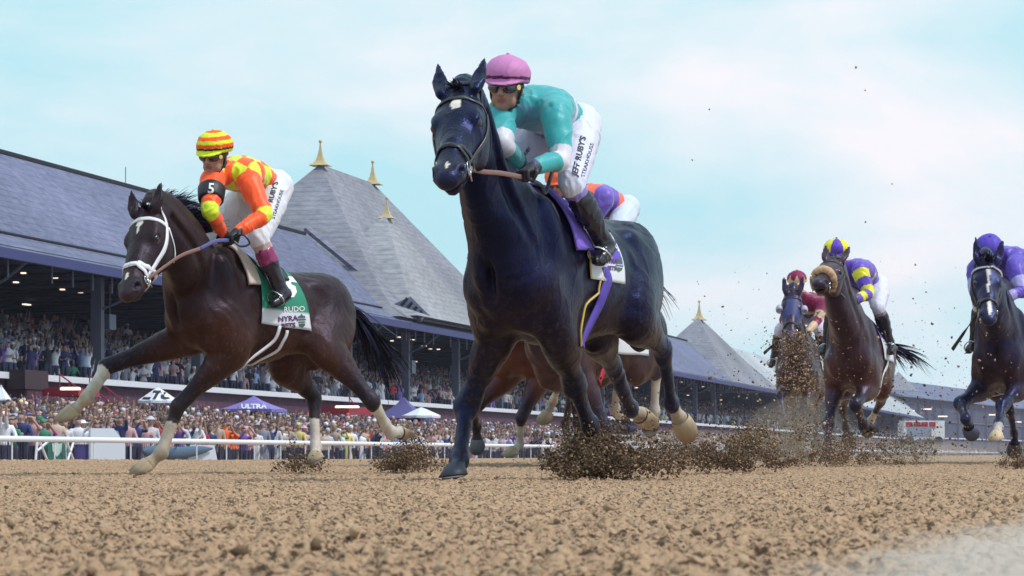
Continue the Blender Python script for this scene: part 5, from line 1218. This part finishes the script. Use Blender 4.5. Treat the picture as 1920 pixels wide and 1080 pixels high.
while p < 44.5:
    t = 134 if p < 35 else 62
    while t < 700:
        d = .55 + (t - 60) / 700; pts.append(TP(t + rr.uniform(-.15, .15), p + rr.uniform(-.2, .2), gz(p))); t += d * rr.uniform(.8, 1.3)
    p += .72
pts = np.array(pts); mass('apron_crowd', 'packed crowd on the apron between the barrier and the stand', pts, *mk(pts))
pts = []
for i in range(12):
    t = 75
    while t < 600:
        d = .55 + (t - 60) / 600
        if rr.random() < (1.0 if i < 5 else .8 - .08 * (i - 5)): pts.append(TP(t + rr.uniform(-.15, .15), 46.2 + i * .9 + rr.uniform(-.2, .2), 3.15 + i * .25 - rr.choice([.0, .0, .45])))
        t += d * rr.uniform(.8, 1.3)
pts = np.array(pts); mass('stand_crowd', 'crowd filling the dark seating of the grandstand', pts, *mk(pts, [34, 5, 14, 16, 10, 8, .3, 1, .6, 5, 6, 1, .5]))  # darker clothing mix puts the shade under the roof into the crowd colours
# ---------------------------------------------------------------- hair
HAIRM = mat('horse_hair', (.012, .010, .016), rough=.45, spec=.5, tint=(.4, .45, 1.0))
def tail(h, dirs, n=90, ln=.75, seed=3, sag=.9, spread=.05, w=.009):
    T, s = h['T'], h['s']; rr_ = random.Random(seed); D_ = T(-.80, 0, .17); d = unit(h['F'] * dirs[0] + h['L'] * dirs[1] + h['U'] * dirs[2]); ro = []; di = []; le = []
    B = SDF(.014); P0 = D_ - h['F'] * -.06; B.tube([(P0, .05 * s, .05 * s), (D_ + d * .16, .035 * s, .035 * s), (D_ + d * .34 + V3(0, 0, -.05), .012, .012)], h['L'], k=.02); tl = B.mesh('tail', HAIRM, h['o'])
    for i in range(n):
        q = rr_.random() ** .7; p = D_ + d * .30 * q + V3(0, 0, -.05) * q * q; ro.append(p); di.append(unit(d + V3(rr_.uniform(-1, 1), rr_.uniform(-1, 1), rr_.uniform(-1, 1)) * .22)); le.append(ln * rr_.uniform(.5, 1.1))
    hair('tail_hair', ro, di, le, w, HAIRM, tl, sag=sag, seg=7, wob=.35, seed=seed)
def mane(h, a, b, n, ln, d, seed=5, name='mane', w=.010, sag=.6):
    """locks along the crest of the neck between two points"""
    rr_ = random.Random(seed); ro = []; di = []; le = []; a, b = np.asarray(a), np.asarray(b)
    for i in range(n):
        t = rr_.random(); p = a + (b - a) * t; q = h['tree'].find_nearest(Vector(p)); p = np.array(q[0]) - np.array(q[1]) * .01 + h['L'] * rr_.uniform(-.02, .02)
        ro.append(p); di.append(unit(np.asarray(d) + np.array(q[1]) * .5 + V3(rr_.uniform(-1, 1), rr_.uniform(-1, 1), rr_.uniform(-1, 1)) * .3)); le.append(ln * rr_.uniform(.6, 1.2))
    return hair(name, ro, di, le, w, HAIRM, h['o'], sag=sag, seg=6, wob=.16, seed=seed)
tail(h1, (-1, -.02, -.35), 60, .40, 3, w=.004); tail(h2, (-1, .05, -.62), 260, .62, 4, sag=1.0, w=.012); tail(h3, (-.5, 0, -1), 40, .4, 5); tail(H['hidden'], (-1, 0, -.4), 50, .6, 6)
tail(h4, (-.7, .9, -.1), 90, .5, 7, w=.012); tail(h5, (-.6, .9, -.3), 60, .5, 8, w=.012); tail(h6, (-1, .5, -.1), 60, .55, 9)
Hd1, Hd2 = h1['Hd'], h2['Hd']
def crest(h, k, n, ln, seed, sg=1, up=.35):
    Hd, T = h['Hd'], h['T']; a = Hd(-.06, 0, .01); b = T(.62, 0, .52); mid_ = (a + b) / 2 + h['U'] * .06
    dd = -h['F'] * .9 + h['L'] * .25 * sg + h['U'] * up
    mane(h, a + (mid_ - a) * k, mid_, n // 2, ln, dd, seed, w=.005); mane(h, mid_, b, n // 2, ln, dd, seed + 1, w=.005)
crest(h2, .30, 900, .21, 11, .25, .28); crest(h4, 0, 90, .14, 15, -1)
crest(h6, 0, 90, .14, 17, -1); crest(h5, 0, 60, .14, 19, -1)
mane(h1, Hd1(-.03, -.03, .02), Hd1(.0, .03, .02), 40, .06, h1['U'] * .6 + h1['D'] * .5 - h1['HW'] * .3, 21, 'forelock', .005, 1.2)
mane(h2, Hd2(-.04, -.03, .02), Hd2(.0, .03, .02), 50, .10, h2['D'] * .5 + h2['L'] * .6 - h2['A'] * .2, 23, 'forelock', .004, .9)
mane(h6, H['blaze']['Hd'](-.03, -.03, .02), H['blaze']['Hd'](.0, .03, .02), 30, .12, h6['D'] + h6['U'] * .5, 25, 'forelock', .009, 1.0)
# ---------------------------------------------------------------- print on cloths and clothing
INK = mat('black_print', (.015, .012, .03), rough=.6); PINK_ = mat('plum_print', (.10, .02, .14), rough=.6); WINK = mat('white_print', (.78, .78, .85), rough=.6); GINK = mat('green_print', (.12, .55, .12), rough=.6); CRESTM = mat('crest_print', (.07, .12, .11), rough=.6); GOLDP = mat('gold_badge', (.75, .6, .2), rough=.5)
def poly(pts):
    me = bpy.data.meshes.new('shape'); me.from_pydata([(x, y, 0) for x, y in pts], [], [tuple(range(len(pts)))]); return me
br1 = J['pink']['breeches']; tb1 = bvh(br1)
decal('printed_name', "JEFF RUBY'S", tb1, 1086, 292, 15.5, 77, INK, br1, sx=.95, bold=.03, shear=.15)
decal('printed_name', "STEAKHOUSE", tb1, 1102, 300, 9.5, 74, INK, br1, sx=1.15, bold=.01)
decal('printed_name', "JEFF RUBY", tb1, 984, 290, 9, 52, INK, br1, sx=.8, bold=.03)
br2 = J['orange']['breeches']; tb2 = bvh(br2)
decal('printed_name', "JEFF RUBY'S", tb2, 509, 372, 13, 74, INK, br2, bold=.03)
decal('printed_name', "STEAKHOUSE", tb2, 521, 383, 8.5, 73, INK, br2, sx=1.1, bold=.01)
so2 = J['orange']['shirt']; ts2 = bvh(so2)
arm = J['orange']['arms']['r']; c_ = (arm[0] + arm[1]) * .5; ab = MB().tube([arm[0] + (arm[1] - arm[0]) * q for q in (.26, .30, .45, .62, .66)], [.090, .097, .094, .089, .082], 24).build('armband', STRAPM, J['orange']['o'], True)
px_, py_ = pix(c_); decal('armband_number', '5', bvh(ab), 396, 354, 27, -4, WINK, ab, bold=.02)
cl2 = h2['cloth']; tc2 = bvh(cl2)
decal('cloth_number', '5', tc2, 545, 541, 52, -8, WINK, cl2, bold=.05, lift=.006)
decal('cloth_name', 'RUDO', tc2, 552, 580, 14, 3, WINK, cl2, bold=.01, lift=.006)
decal('cloth_print', 'NYRA', tc2, 540, 598, 14, 4, PINK_, cl2, bold=.025, lift=.006); decal('cloth_print', 'BETS', tc2, 541, 611, 12.5, 4, PINK_, cl2, bold=.045, lift=.006)
decal('cloth_print', '', tc2, 545, 619, 1, 3, GINK, cl2, lift=.006, me=poly([(-10, 3), (10, 3), (6, -6), (4, -1)]))
def crestmesh():
    bm = bmesh.new()
    def pl(p): bm.faces.new([bm.verts.new((x, y, 0)) for x, y in p])
    pl([(-7, 9), (-3, 10), (0, 14), (3, 10), (7, 9), (7, 6), (-7, 6)]); pl([(-8, 4), (8, 4), (7.5, 1.5), (-7.5, 1.5)]); pl([(-7, -1), (7, -1), (6, -3), (-6, -3)]); pl([(-6, -5), (6, -5), (5.2, -9), (0, -13), (-5.2, -9)])
    me = bpy.data.meshes.new('crest'); bm.to_mesh(me); bm.free(); return me
decal('cloth_crest', '', tc2, 566, 602, 1.0, 3, CRESTM, cl2, lift=.006, me=crestmesh())
cl1 = h1['cloth']; tc1 = bvh(cl1)
decal('cloth_name', 'SER', tc1, 1152, 462, 18, -22, WINK, cl1, bold=.02, lift=.007, sx=.8)
decal('cloth_print', 'NYRA', tc1, 1146, 490, 13, -5, PINK_, cl1, bold=.03, lift=.006, sx=.7); decal('cloth_print', 'BETS', tc1, 1147, 503, 11, -5, PINK_, cl1, bold=.04, lift=.006, sx=.7)
decal('cloth_crest', '', tc1, 1162, 496, 1.1, -8, CRESTM, cl1, lift=.006, me=crestmesh())
cl3 = h3['cloth']; tc3 = bvh(cl3)
decal('cloth_print', 'NYRA', tc3, 1181, 600, 12, -4, PINK_, cl3, bold=.03, lift=.006, sx=.8); decal('cloth_print', 'BETS', tc3, 1183, 612, 11, -4, PINK_, cl3, bold=.04, lift=.006, sx=.8)
decal('cloth_print', '', tc3, 1184, 622, .9, 0, GINK, cl3, lift=.006, me=poly([(-10, 3), (10, 3), (2, -6), (0, -1)]))
for key in ('pink', 'orange'):      # round badge on the goggle side
    j = J[key]; c = j['hp'](.072, .088, .006); bm = bmesh.new(); bmesh.ops.create_cone(bm, cap_ends=True, segments=16, radius1=.014, radius2=.014, depth=.004); me = bpy.data.meshes.new('goggle_badge'); bm.to_mesh(me); bm.free()
    me.transform(Matrix.Translation(c) @ Vector(unit(j['Fd'] * .6 + j['Ld'])).to_track_quat('Z', 'Y').to_matrix().to_4x4()); me.materials.append(GOLDP); link('goggle_badge', me, j['o'])
# ---------------------------------------------------------------- things along the rail and on the apron
def QP(px, py, p):
    t = t_at(px, p); q = TP(t, p); return V3(q[0], q[1], CH + (HZ - py) / FPX * q[1]), q[1] / FPX
def canopy(name, label, cat, px, pyt, pye, w, p, m, n=8, round_=True, base=None, group=None):
    c, k = QP(px, pye, p); a = QP(px, pyt, p)[0]; r = w / 2 * k; o = empty(name, (c[0], c[1], base if base is not None else gz(p)), label, cat, group)
    V = []; F_ = []; rings = 4
    for i in range(rings + 1):
        f = i / rings; rr_ = r * f; z = a[2] + (c[2] - a[2]) * (f ** (1.0 if round_ else .75))
        for j in range(n * 2):
            ang = math.pi * j / n; sc_ = 1 if j % 2 == 0 else (.955 if round_ else 1); e = 1.0
            if not round_: e = 1 / max(abs(math.cos(ang)), abs(math.sin(ang)))
            V.append(V3(c[0], c[1], z - (0 if j % 2 == 0 else .02)) + (TD * math.cos(ang) + TN * math.sin(ang)) * rr_ * sc_ * e)
    nn = n * 2; F_ = [(i * nn + j, i * nn + (j + 1) % nn, (i + 1) * nn + (j + 1) % nn, (i + 1) * nn + j) for i in range(rings) for j in range(nn)]
    cv = mesh('canopy', V, F_, m, o); VV = V[-nn:]; mb = MB(); mb.add(VV + [v - V3(0, 0, .18 * (r / 1.5)) for v in VV], [(j, (j + 1) % nn, (j + 1) % nn + nn, j + nn) for j in range(nn)]); mb.build('valance', m, cv)
    if round_: MB().tube([(c[0], c[1], base if base is not None else gz(p)), (c[0], c[1], a[2])], .04, 6).build('pole', WHITEP, o)
    else:
        for sx in (-1, 1):
            for sy in (-1, 1): q = c + TD * r * sx * .97 + TN * r * sy * .97; MB().tube([(q[0], q[1], gz(p)), (q[0], q[1], c[2])], .03, 5).build('leg', WHITEP, o)
    return o, cv
LAV = mat('violet_canvas', (.20, .16, .50), rough=.7); NAVYC = mat('navy_canvas', (.09, .08, .26), rough=.7)
u1, cv1 = canopy('parasol', 'white parasol with dark letters above the crowd at left', 'parasol', 296, 725, 751, 80, 39, mat('white_canvas', (.72, .74, .85), rough=.8))
decal('canopy_letters', 'LTC', bvh(cv1), 296, 741, 21, 0, INK, cv1, sx=1.4, bold=.05, shear=.4, lift=.05)
u2, cv2 = canopy('market_tent', 'violet peaked tent lettered ULTRA between the two white parasols', 'tent', 476, 741, 767, 100, 40, LAV, 4, False)
decal('canopy_letters', 'ULTRA', bvh(cv2), 476, 762, 12, 0, WINK, cv2, sx=1.3, bold=.03, lift=.05)
canopy('market_tent', 'dark violet peaked tent near the tail of the left horse', 'tent', 757, 743, 784, 92, 41, NAVYC, 4, False)
canopy('parasol', 'plain white parasol right of the dark violet tent', 'parasol', 790, 763, 779, 74, 39.5, MATS['white_canvas'])
canopy('parasol', 'narrow white parasol at the far left behind the tent roof', 'parasol', 2, 722, 748, 40, 40, MATS['white_canvas'])
# stewards booth and stairs by the front wall
def wallbox(name, label, cat, x0, x1, y0, y1, p, m, d=.8):
    a, k = QP(x0, y0, p); b, _ = QP(x1, y0, p); z1 = a[2]; z0 = QP(x0, y1, p)[0][2]; c = (a + b) / 2; c[2] = (z0 + z1) / 2
    o = MB().box(c, (np.linalg.norm((b - a)[:2]), d, z1 - z0), [TD, TN, (0, 0, 1)]).build(name, m, None); return tag(o, label, cat), c
wallbox('judge_box', 'dark brown steward box standing on the balcony edge at the left', 'booth', 30, 74, 693, 729, 44.6, mat('dark_brown_boards', (.045, .02, .03), rough=.7, noise=.3))
for x0, x1, y0, y1, lab in ((113, 153, 728, 742, 'small red awning with a lit strip beside the left column'), (628, 676, 762, 782, 'red kiosk awning under the wall near the extended white leg')):
    o, c = wallbox('awning', lab, 'awning', x0, x1, y0, y1, 43.5, REDP, 1.6); a, _ = QP(x0 + 2, y0 + 1, 42.6); b, _ = QP(x1 - 4, y0 + 1, 42.6)
    MB().tube([a, b], .07, 5).build('light_strip', LAMP, o)
for (xa, ya, xb, yb) in ((112, 702, 165, 742), (168, 704, 222, 745), (655, 745, 676, 778)):
    o = empty('stair_rail', QP(xa, ya, 44.6)[0], 'thin red stair handrail sloping down the maroon wall' , 'railing', 'red stair rails on the stand wall'); a, b = QP(xa, ya, 44.6)[0], QP(xb, yb, 43.6)[0]
    MB().tube([a, b], .035, 5).build('handrail', REDP, o); MB().tube([a - V3(0, 0, .5), b - V3(0, 0, .5)], .03, 5).build('handrail', REDP, o)
    for f in (0, .33, .66, 1): MB().tube([a + (b - a) * f, a + (b - a) * f - V3(0, 0, 1.0)], .03, 5).build('baluster', REDP, o)
# board panels and bags behind the rail
PBX = 29.4
def panel(name, label, cat, pts, m, p=PBX, th=.06):
    P_ = [QP(x, y, p)[0] for x, y in pts]; n = unit(TN); V = P_ + [q + TN * th for q in P_]; k = len(P_); F_ = [tuple(range(k)), tuple(range(2 * k - 1, k - 1, -1))] + [(i, (i + 1) % k, (i + 1) % k + k, i + k) for i in range(k)]
    return tag(mesh(name, V, F_, m), label, cat)
WB = mat('pale_board', (.55, .60, .72), rough=.6); GRN = mat('green_banner', (.015, .12, .10), rough=.7)
bn = panel('banner', 'round topped dark green banner with a pale shield between white frames', 'banner', [(90, 872), (90, 835), (96, 824), (106, 820), (116, 824), (122, 835), (124, 872)], GRN)
decal('shield', '', None, 107, 843, 1.05, 0, mat('pale_shield', (.45, .6, .6), rough=.6), bn, me=poly([(-9, 12), (-4, 10), (0, 13), (4, 10), (9, 12), (8, -3), (0, -13), (-8, -3)]), plane=lambda X, Y: QP(X, Y, PBX - .02)[0])
for i, (x0, y0, x1, y1) in enumerate(((70, 822, 66, 872), (72, 822, 92, 872), (140, 822, 124, 872), (124, 826, 141, 872), (70, 845, 92, 826))):
    o = MB().tube([QP(x0, y0, 29.2)[0], QP(x1, y1, 29.2)[0]], .035, 6).build('frame_strut', WHITEP); tag(o, 'white metal strut of the frames beside the green banner', 'strut', 'white struts by the green banner')
panel('board', 'tall pale board behind the rail left of the planted white leg', 'board', [(170, 875), (170, 803), (213, 803), (235, 832), (235, 875)], WB)
panel('board', 'small pale board beside the spectator in the red dress', 'board', [(352, 875), (360, 834), (402, 834), (410, 875)], WB)
o = MB().tube([QP(155, 875, 29.8)[0], QP(155, 835, 29.8)[0]], [.19, .24], 12).build('bin', mat('violet_bin', (.16, .12, .42), rough=.5)); tag(o, 'violet litter bin between the green banner and pale board', 'bin')
MB().tube([QP(155, 837, 29.8)[0], QP(155, 833, 29.8)[0]], .26, 12).build('rim', mat('bin_rim', (.1, .08, .3), rough=.5), o)
bg1 = MB().tube(crom([QP(x, y, 29.3)[0] for x, y in ((268, 846), (285, 848), (330, 850), (370, 845), (398, 841))], 4), [.05, .10, .15, .18, .20, .21, .21, .21, .21, .20, .19, .17, .15, .13, .10, .06, .03], 10, flat=.8).build('equipment_bag', mat('slate_blue_bag', (.06, .11, .19), rough=.7), None, True); tag(bg1, 'long slate blue equipment bag hanging behind the white rail', 'bag')
MB().tube([QP(330, 840, 29.2)[0], QP(332, 826, 28.6)[0]], .015, 5).build('strap', STRAPM, bg1)
# far truck
tk0, k = at(1727, 806, 300), 300 / FPX; tk = empty('truck', (tk0[0], 300, -.5), 'white truck with four small red squares parked far off at the right', 'truck'); W2 = 39 * k; zt = at(1727, 788, 300)[2]; zb = at(1727, 828, 300)[2]
ux = unit(V3(1, .12, 0)); uy = V3(-ux[1], ux[0], 0); tc_ = V3(tk0[0], tk0[1], 0)
MB().box(tc_ + V3(0, 0, (zt + zb) / 2 + .1), (W2 * 2, 2.6, zt - zb - .3), [ux, uy, (0, 0, 1)]).build('body', mat('truck_white', (.70, .72, .80), rough=.5), tk)
MB().box(tc_ - ux * W2 * .25 - uy * 1.32 + V3(0, 0, zb + 1.0), (W2 * 1.2, .06, 1.0), [ux, uy, (0, 0, 1)]).build('window', mat('truck_glass', (.25, .30, .42), rough=.2), tk)
for i in range(4): MB().box(tc_ + ux * W2 * (-.75 + i * .38) - uy * 1.33 + V3(0, 0, zt - .45), (.7, .06, .5), [ux, uy, (0, 0, 1)]).build('red_square', REDP, tk)
for sx in (-.7, .7):
    for sy in (-1.2, 1.2):
        c = tc_ + ux * W2 * sx + uy * sy + V3(0, 0, zb + .1); MB().tube([c - uy * .15, c + uy * .15], .45, 14).build('wheel', STRAPM, tk)
MB().box(tc_ + ux * 0 - uy * 1.33 + V3(0, 0, (zt + zb) / 2 + .35), (W2 * 1.1, .05, .12), [ux, uy, (0, 0, 1)]).build('lettering_band', MATS['truck_glass'], tk)
# ---------------------------------------------------------------- kicked up dirt
ico = bmesh.new(); bmesh.ops.create_icosphere(ico, subdivisions=1, radius=1); IV = np.array([v.co[:] for v in ico.verts]); IF = np.array([[v.index for v in f.verts] for f in ico.faces]); ico.free()
TV = np.array([(1, 1, 1), (1, -1, -1), (-1, 1, -1), (-1, -1, 1)]) / 1.5; TF_ = np.array([(0, 1, 2), (0, 3, 1), (0, 2, 3), (1, 3, 2)])
OV = np.array([(1, 0, 0), (-1, 0, 0), (0, 1, 0), (0, -1, 0), (0, 0, 1), (0, 0, -1)], float); OF_ = np.array([(0, 2, 4), (2, 1, 4), (1, 3, 4), (3, 0, 4), (2, 0, 5), (1, 2, 5), (3, 1, 5), (0, 3, 5)])
CLOD = mat('dirt_clod', attr='Col', rough=1, spec=.1, bump=.8, bscale=90, dist=.006)
def lumps(name, label, P, S, cols, base=(IV, IF), cat='dirt'):
    P = np.asarray(P); n = len(P); BV, BF = base; nv = len(BV)
    q = npr.normal(size=(n, 3, 3)); Q, _ = np.linalg.qr(q); sc_ = npr.uniform(.6, 1.25, (n, 1, 3)); jit = npr.uniform(.55, 1.45, (n, nv, 1))
    V = np.einsum('nij,nvj->nvi', Q, BV[None] * sc_ * jit) * np.asarray(S)[:, None, None] + P[:, None]; F_ = (BF[None] + (np.arange(n) * nv)[:, None, None]).reshape(-1, 3)
    me = bpy.data.meshes.new(name); me.vertices.add(n * nv); me.vertices.foreach_set('co', V.astype(np.float32).ravel()); me.loops.add(F_.size); me.loops.foreach_set('vertex_index', F_.astype(np.int32).ravel()); me.polygons.add(len(F_)); me.polygons.foreach_set('loop_start', np.arange(len(F_), dtype=np.int32) * 3); me.update(calc_edges=True)
    me.materials.append(CLOD); setcol(me, np.repeat(np.asarray(cols), nv, 0)); o = link(name, me); return tag(o, label, cat, None, 'stuff')
DK, TN_ = V3(.13, .083, .056), V3(.40, .28, .19)
def spray(label, px, py, Y, w, hh, n_, smin, smax, dark=.6, col=1.0, depth=.6, power=1.5, lean=0.):
    n = max(8, int(n_ * .056)); c = at(px, py, Y); k = Y / FPX; u = npr.normal(size=n) * .46; u = np.clip(u, -1.6, 1.6); hgt = npr.random(n) ** power * np.exp(-(u * .9) ** 2) * (.55 + .9 * fbm(u * 3 + px, u * 0, seed=2, f=2.2)) ; v = npr.normal(size=n) * .4
    cl = fbm(u * 2 + px, hgt * 2, v, seed=int(px) % 9, f=2.0); keep = cl > .42; u, hgt, v = u[keep], hgt[keep], v[keep]; n = len(u)
    Pc = c + np.stack([u * w * .5 * k + hgt * lean * w * k, v * depth, hgt * hh * .66 * k], 1); m_ = 105; rc = npr.uniform(.012, .045, (n, 1, 1)) * (1 + .8 * hgt[:, None, None]); off_ = npr.normal(size=(n, m_, 3)) * rc * np.array([1, 1, .8])
    tr_ = npr.normal(size=(n, 1, 3)) * .5 + np.array([.3, 0, .9]); off_ += tr_ * (npr.random((n, m_, 1)) ** 3) * rc * 2.6
    P = (Pc[:, None] + off_).reshape(-1, 3); n = len(P); s = smin * .42 + (smax * .5 - smin * .42) * npr.random(n) ** 5; P = P[P[:, 2] > c[2] - .06 * hh * k - .03]; n = len(P); s = s[:n]
    m = (npr.random(n) < dark + .15)[:, None]; C_ = np.where(m, DK, TN_) * npr.uniform(.6, 1.3, (n, 1)); return lumps('dirt_spray', label, P, s, C_, (OV, OF_))
spray('low mound of kicked dirt beside the white planted hind hoof', 560, 878, 20.9, 74, 22, 700, .006, .022, .6)
spray('burst of dark dirt behind the left horse hind hoof', 766, 878, 21.2, 110, 50, 1700, .006, .022, .6)
spray('biggest burst of dark clods around the lead horse forefoot', 1128, 888, 15.9, 190, 82, 3600, .005, .026, .62, depth=.4)
spray('side splash of dirt left of the biggest burst', 1062, 876, 17.6, 110, 46, 900, .005, .018, .5)
spray('upward spray of clods above the biggest burst', 1062, 850, 17, 60, 70, 320, .004, .016, .5, power=.8)
spray('low brown splash right of the biggest burst', 1250, 870, 20, 150, 62, 1500, .005, .020, .55, power=1.2)
spray('dark ridge of thrown dirt in the middle distance', 1360, 874, 20.5, 190, 70, 2600, .006, .026, .6)
spray('tall plume of clods right of the middle ridge', 1415, 862, 22, 80, 95, 1000, .006, .022, .55, power=.9)
spray('ragged clods thrown below the hooded horse', 1480, 870, 24, 170, 80, 1800, .006, .024, .4, power=1.1)
spray('dirt wall below the sheepskin horse', 1600, 868, 25, 200, 60, 1800, .006, .022, .45)
spray('fine dirt right of the sheepskin horse hooves', 1700, 862, 26, 180, 66, 1100, .005, .018, .45, power=.9)
spray('low dark mound under the blaze faced horse', 1900, 874, 23, 80, 24, 700, .006, .020, .6)
# column of sand in front of the hooded horse, with fine dust
n = 11000; hgt = npr.random(n); u = npr.normal(size=n) * (.16 + .22 * hgt * (1 - .3 * hgt)) ; P = at(1483, 838, 34.6) + np.stack([u * .55 + .12 * np.sin(hgt * 5) + .14 * hgt, npr.normal(size=n) * .25, hgt * 1.42], 1)
kf = fbm(P[:, 0], P[:, 1], P[:, 2], seed=2, f=7) > .47; P = P[kf]; n = len(P)
lumps('sand_column', 'column of pale sand thrown up in front of the hooded horse', P, .002 + .007 * npr.random(n) ** 7, np.where((npr.random(n) < .2)[:, None], DK, TN_) * npr.uniform(.7, 1.25, (n, 1)))
n = 2600; hgt = .45 + .55 * npr.random(n); P = at(1508, 830, 34.4) + np.stack([npr.normal(size=n) * .20, npr.normal(size=n) * .25, hgt * 1.35], 1); kf = fbm(P[:, 0], P[:, 1], P[:, 2], seed=6, f=6) > .46; P = P[kf]; n = len(P)
lumps('sand_column', 'darker clods flying beside the sand column', P, .0025 + .014 * npr.random(n) ** 5, np.where((npr.random(n) < .5)[:, None], DK, TN_) * npr.uniform(.7, 1.25, (n, 1)))
P = []; S_ = []
for i in range(2400):
    px = rnd.gauss(1600, 190); py = 858 - abs(rnd.gauss(0, 130)); Y = rnd.uniform(17, 33)
    if 1150 < px < 1925 and py > 90: P.append(at(px, py, Y)); S_.append(rnd.choice((.0025, .003, .004, .005, .006, .010)))
for px, py, Y in ((1605, 126, 20), (1622, 169, 19), (1673, 345, 21), (1716, 496, 22), (1712, 560, 20), (1736, 548, 21), (1758, 640, 22), (1330, 205, 21), (1298, 300, 20)): P.append(at(px, py, Y)); S_.append(.008)
lumps('flying_clods', 'specks of dirt scattered through the air right of the lead horse', P, S_, np.where((npr.random(len(P)) < .6)[:, None], DK, TN_) * npr.uniform(.7, 1.2, (len(P), 1)))
P = []; S_ = []
for i in range(9000):
    Y = math.exp(rnd.uniform(math.log(2.8), math.log(20))); X = rnd.uniform(-1, 1) * (.20 * Y + .3)
    if pale(np.array(X), np.array(Y)) > rnd.random() * .5: continue
    z = float(zdirt(np.array([X]), np.array([Y]))[0]); s = .002 + .0075 * rnd.random() ** 6 * (1 + .04 * Y); P.append(V3(X, Y, z + s * .3)); S_.append(s)
lumps('loose_clods', 'loose clods lying on the surface of the track', P, S_, np.where((npr.random(len(P)) < .16)[:, None], DK * 1.6, TN_) * npr.uniform(.7, 1.15, (len(P), 1)))

# ---------------------------------------------------------------- air between the camera and the far stand
dm_ = bpy.data.materials.new('dust_air'); dm_.use_nodes = True; t_ = dm_.node_tree; t_.nodes.clear(); a_ = N(t_, 'ShaderNodeOutputMaterial'); b_ = N(t_, 'ShaderNodeVolumePrincipled'); b_.inputs['Color'].default_value = (.85, .70, .58, 1); b_.inputs['Density'].default_value = .20; t_.links.new(b_.outputs[0], a_.inputs['Volume'])
for px, py, Y, w, h_, lab in ((1300, 852, 23.2, 1.0, .16, 'faint dust behind the lead horse hind hooves'), (1500, 838, 30.2, .62, .42, 'pale dust hanging under the hooded horse'), (1640, 852, 30.6, 1.1, .16, 'low dust trailing behind the sheepskin horse'), (1800, 855, 30.0, .9, .12, 'thin low dust between the sheepskin and blaze horses')):
    bm = bmesh.new(); bmesh.ops.create_icosphere(bm, subdivisions=3, radius=1); me = bpy.data.meshes.new('dust_cloud'); bm.to_mesh(me); bm.free(); me.materials.append(dm_)
    me.transform(Matrix.Translation(at(px, py, Y) + V3(0, 0, h_ * .3)) @ Matrix.Diagonal((w, 1.0, h_, 1))); tag(link('dust_cloud', me), lab, 'dust', None, 'stuff')
hz = MB().box((0, 330, 18), (1400, 760, 44)).build('haze', (hm_ := bpy.data.materials.new('haze_air'))); hz['kind'] = 'stuff'
hm_.use_nodes = True; t_ = hm_.node_tree; t_.nodes.clear(); ho_ = N(t_, 'ShaderNodeOutputMaterial'); pv_ = N(t_, 'ShaderNodeVolumePrincipled'); pv_.inputs['Color'].default_value = (.72, .70, .95, 1); pv_.inputs['Density'].default_value = .00024; pv_.inputs['Anisotropy'].default_value = .2
t_.links.new(pv_.outputs[0], ho_.inputs['Volume'])
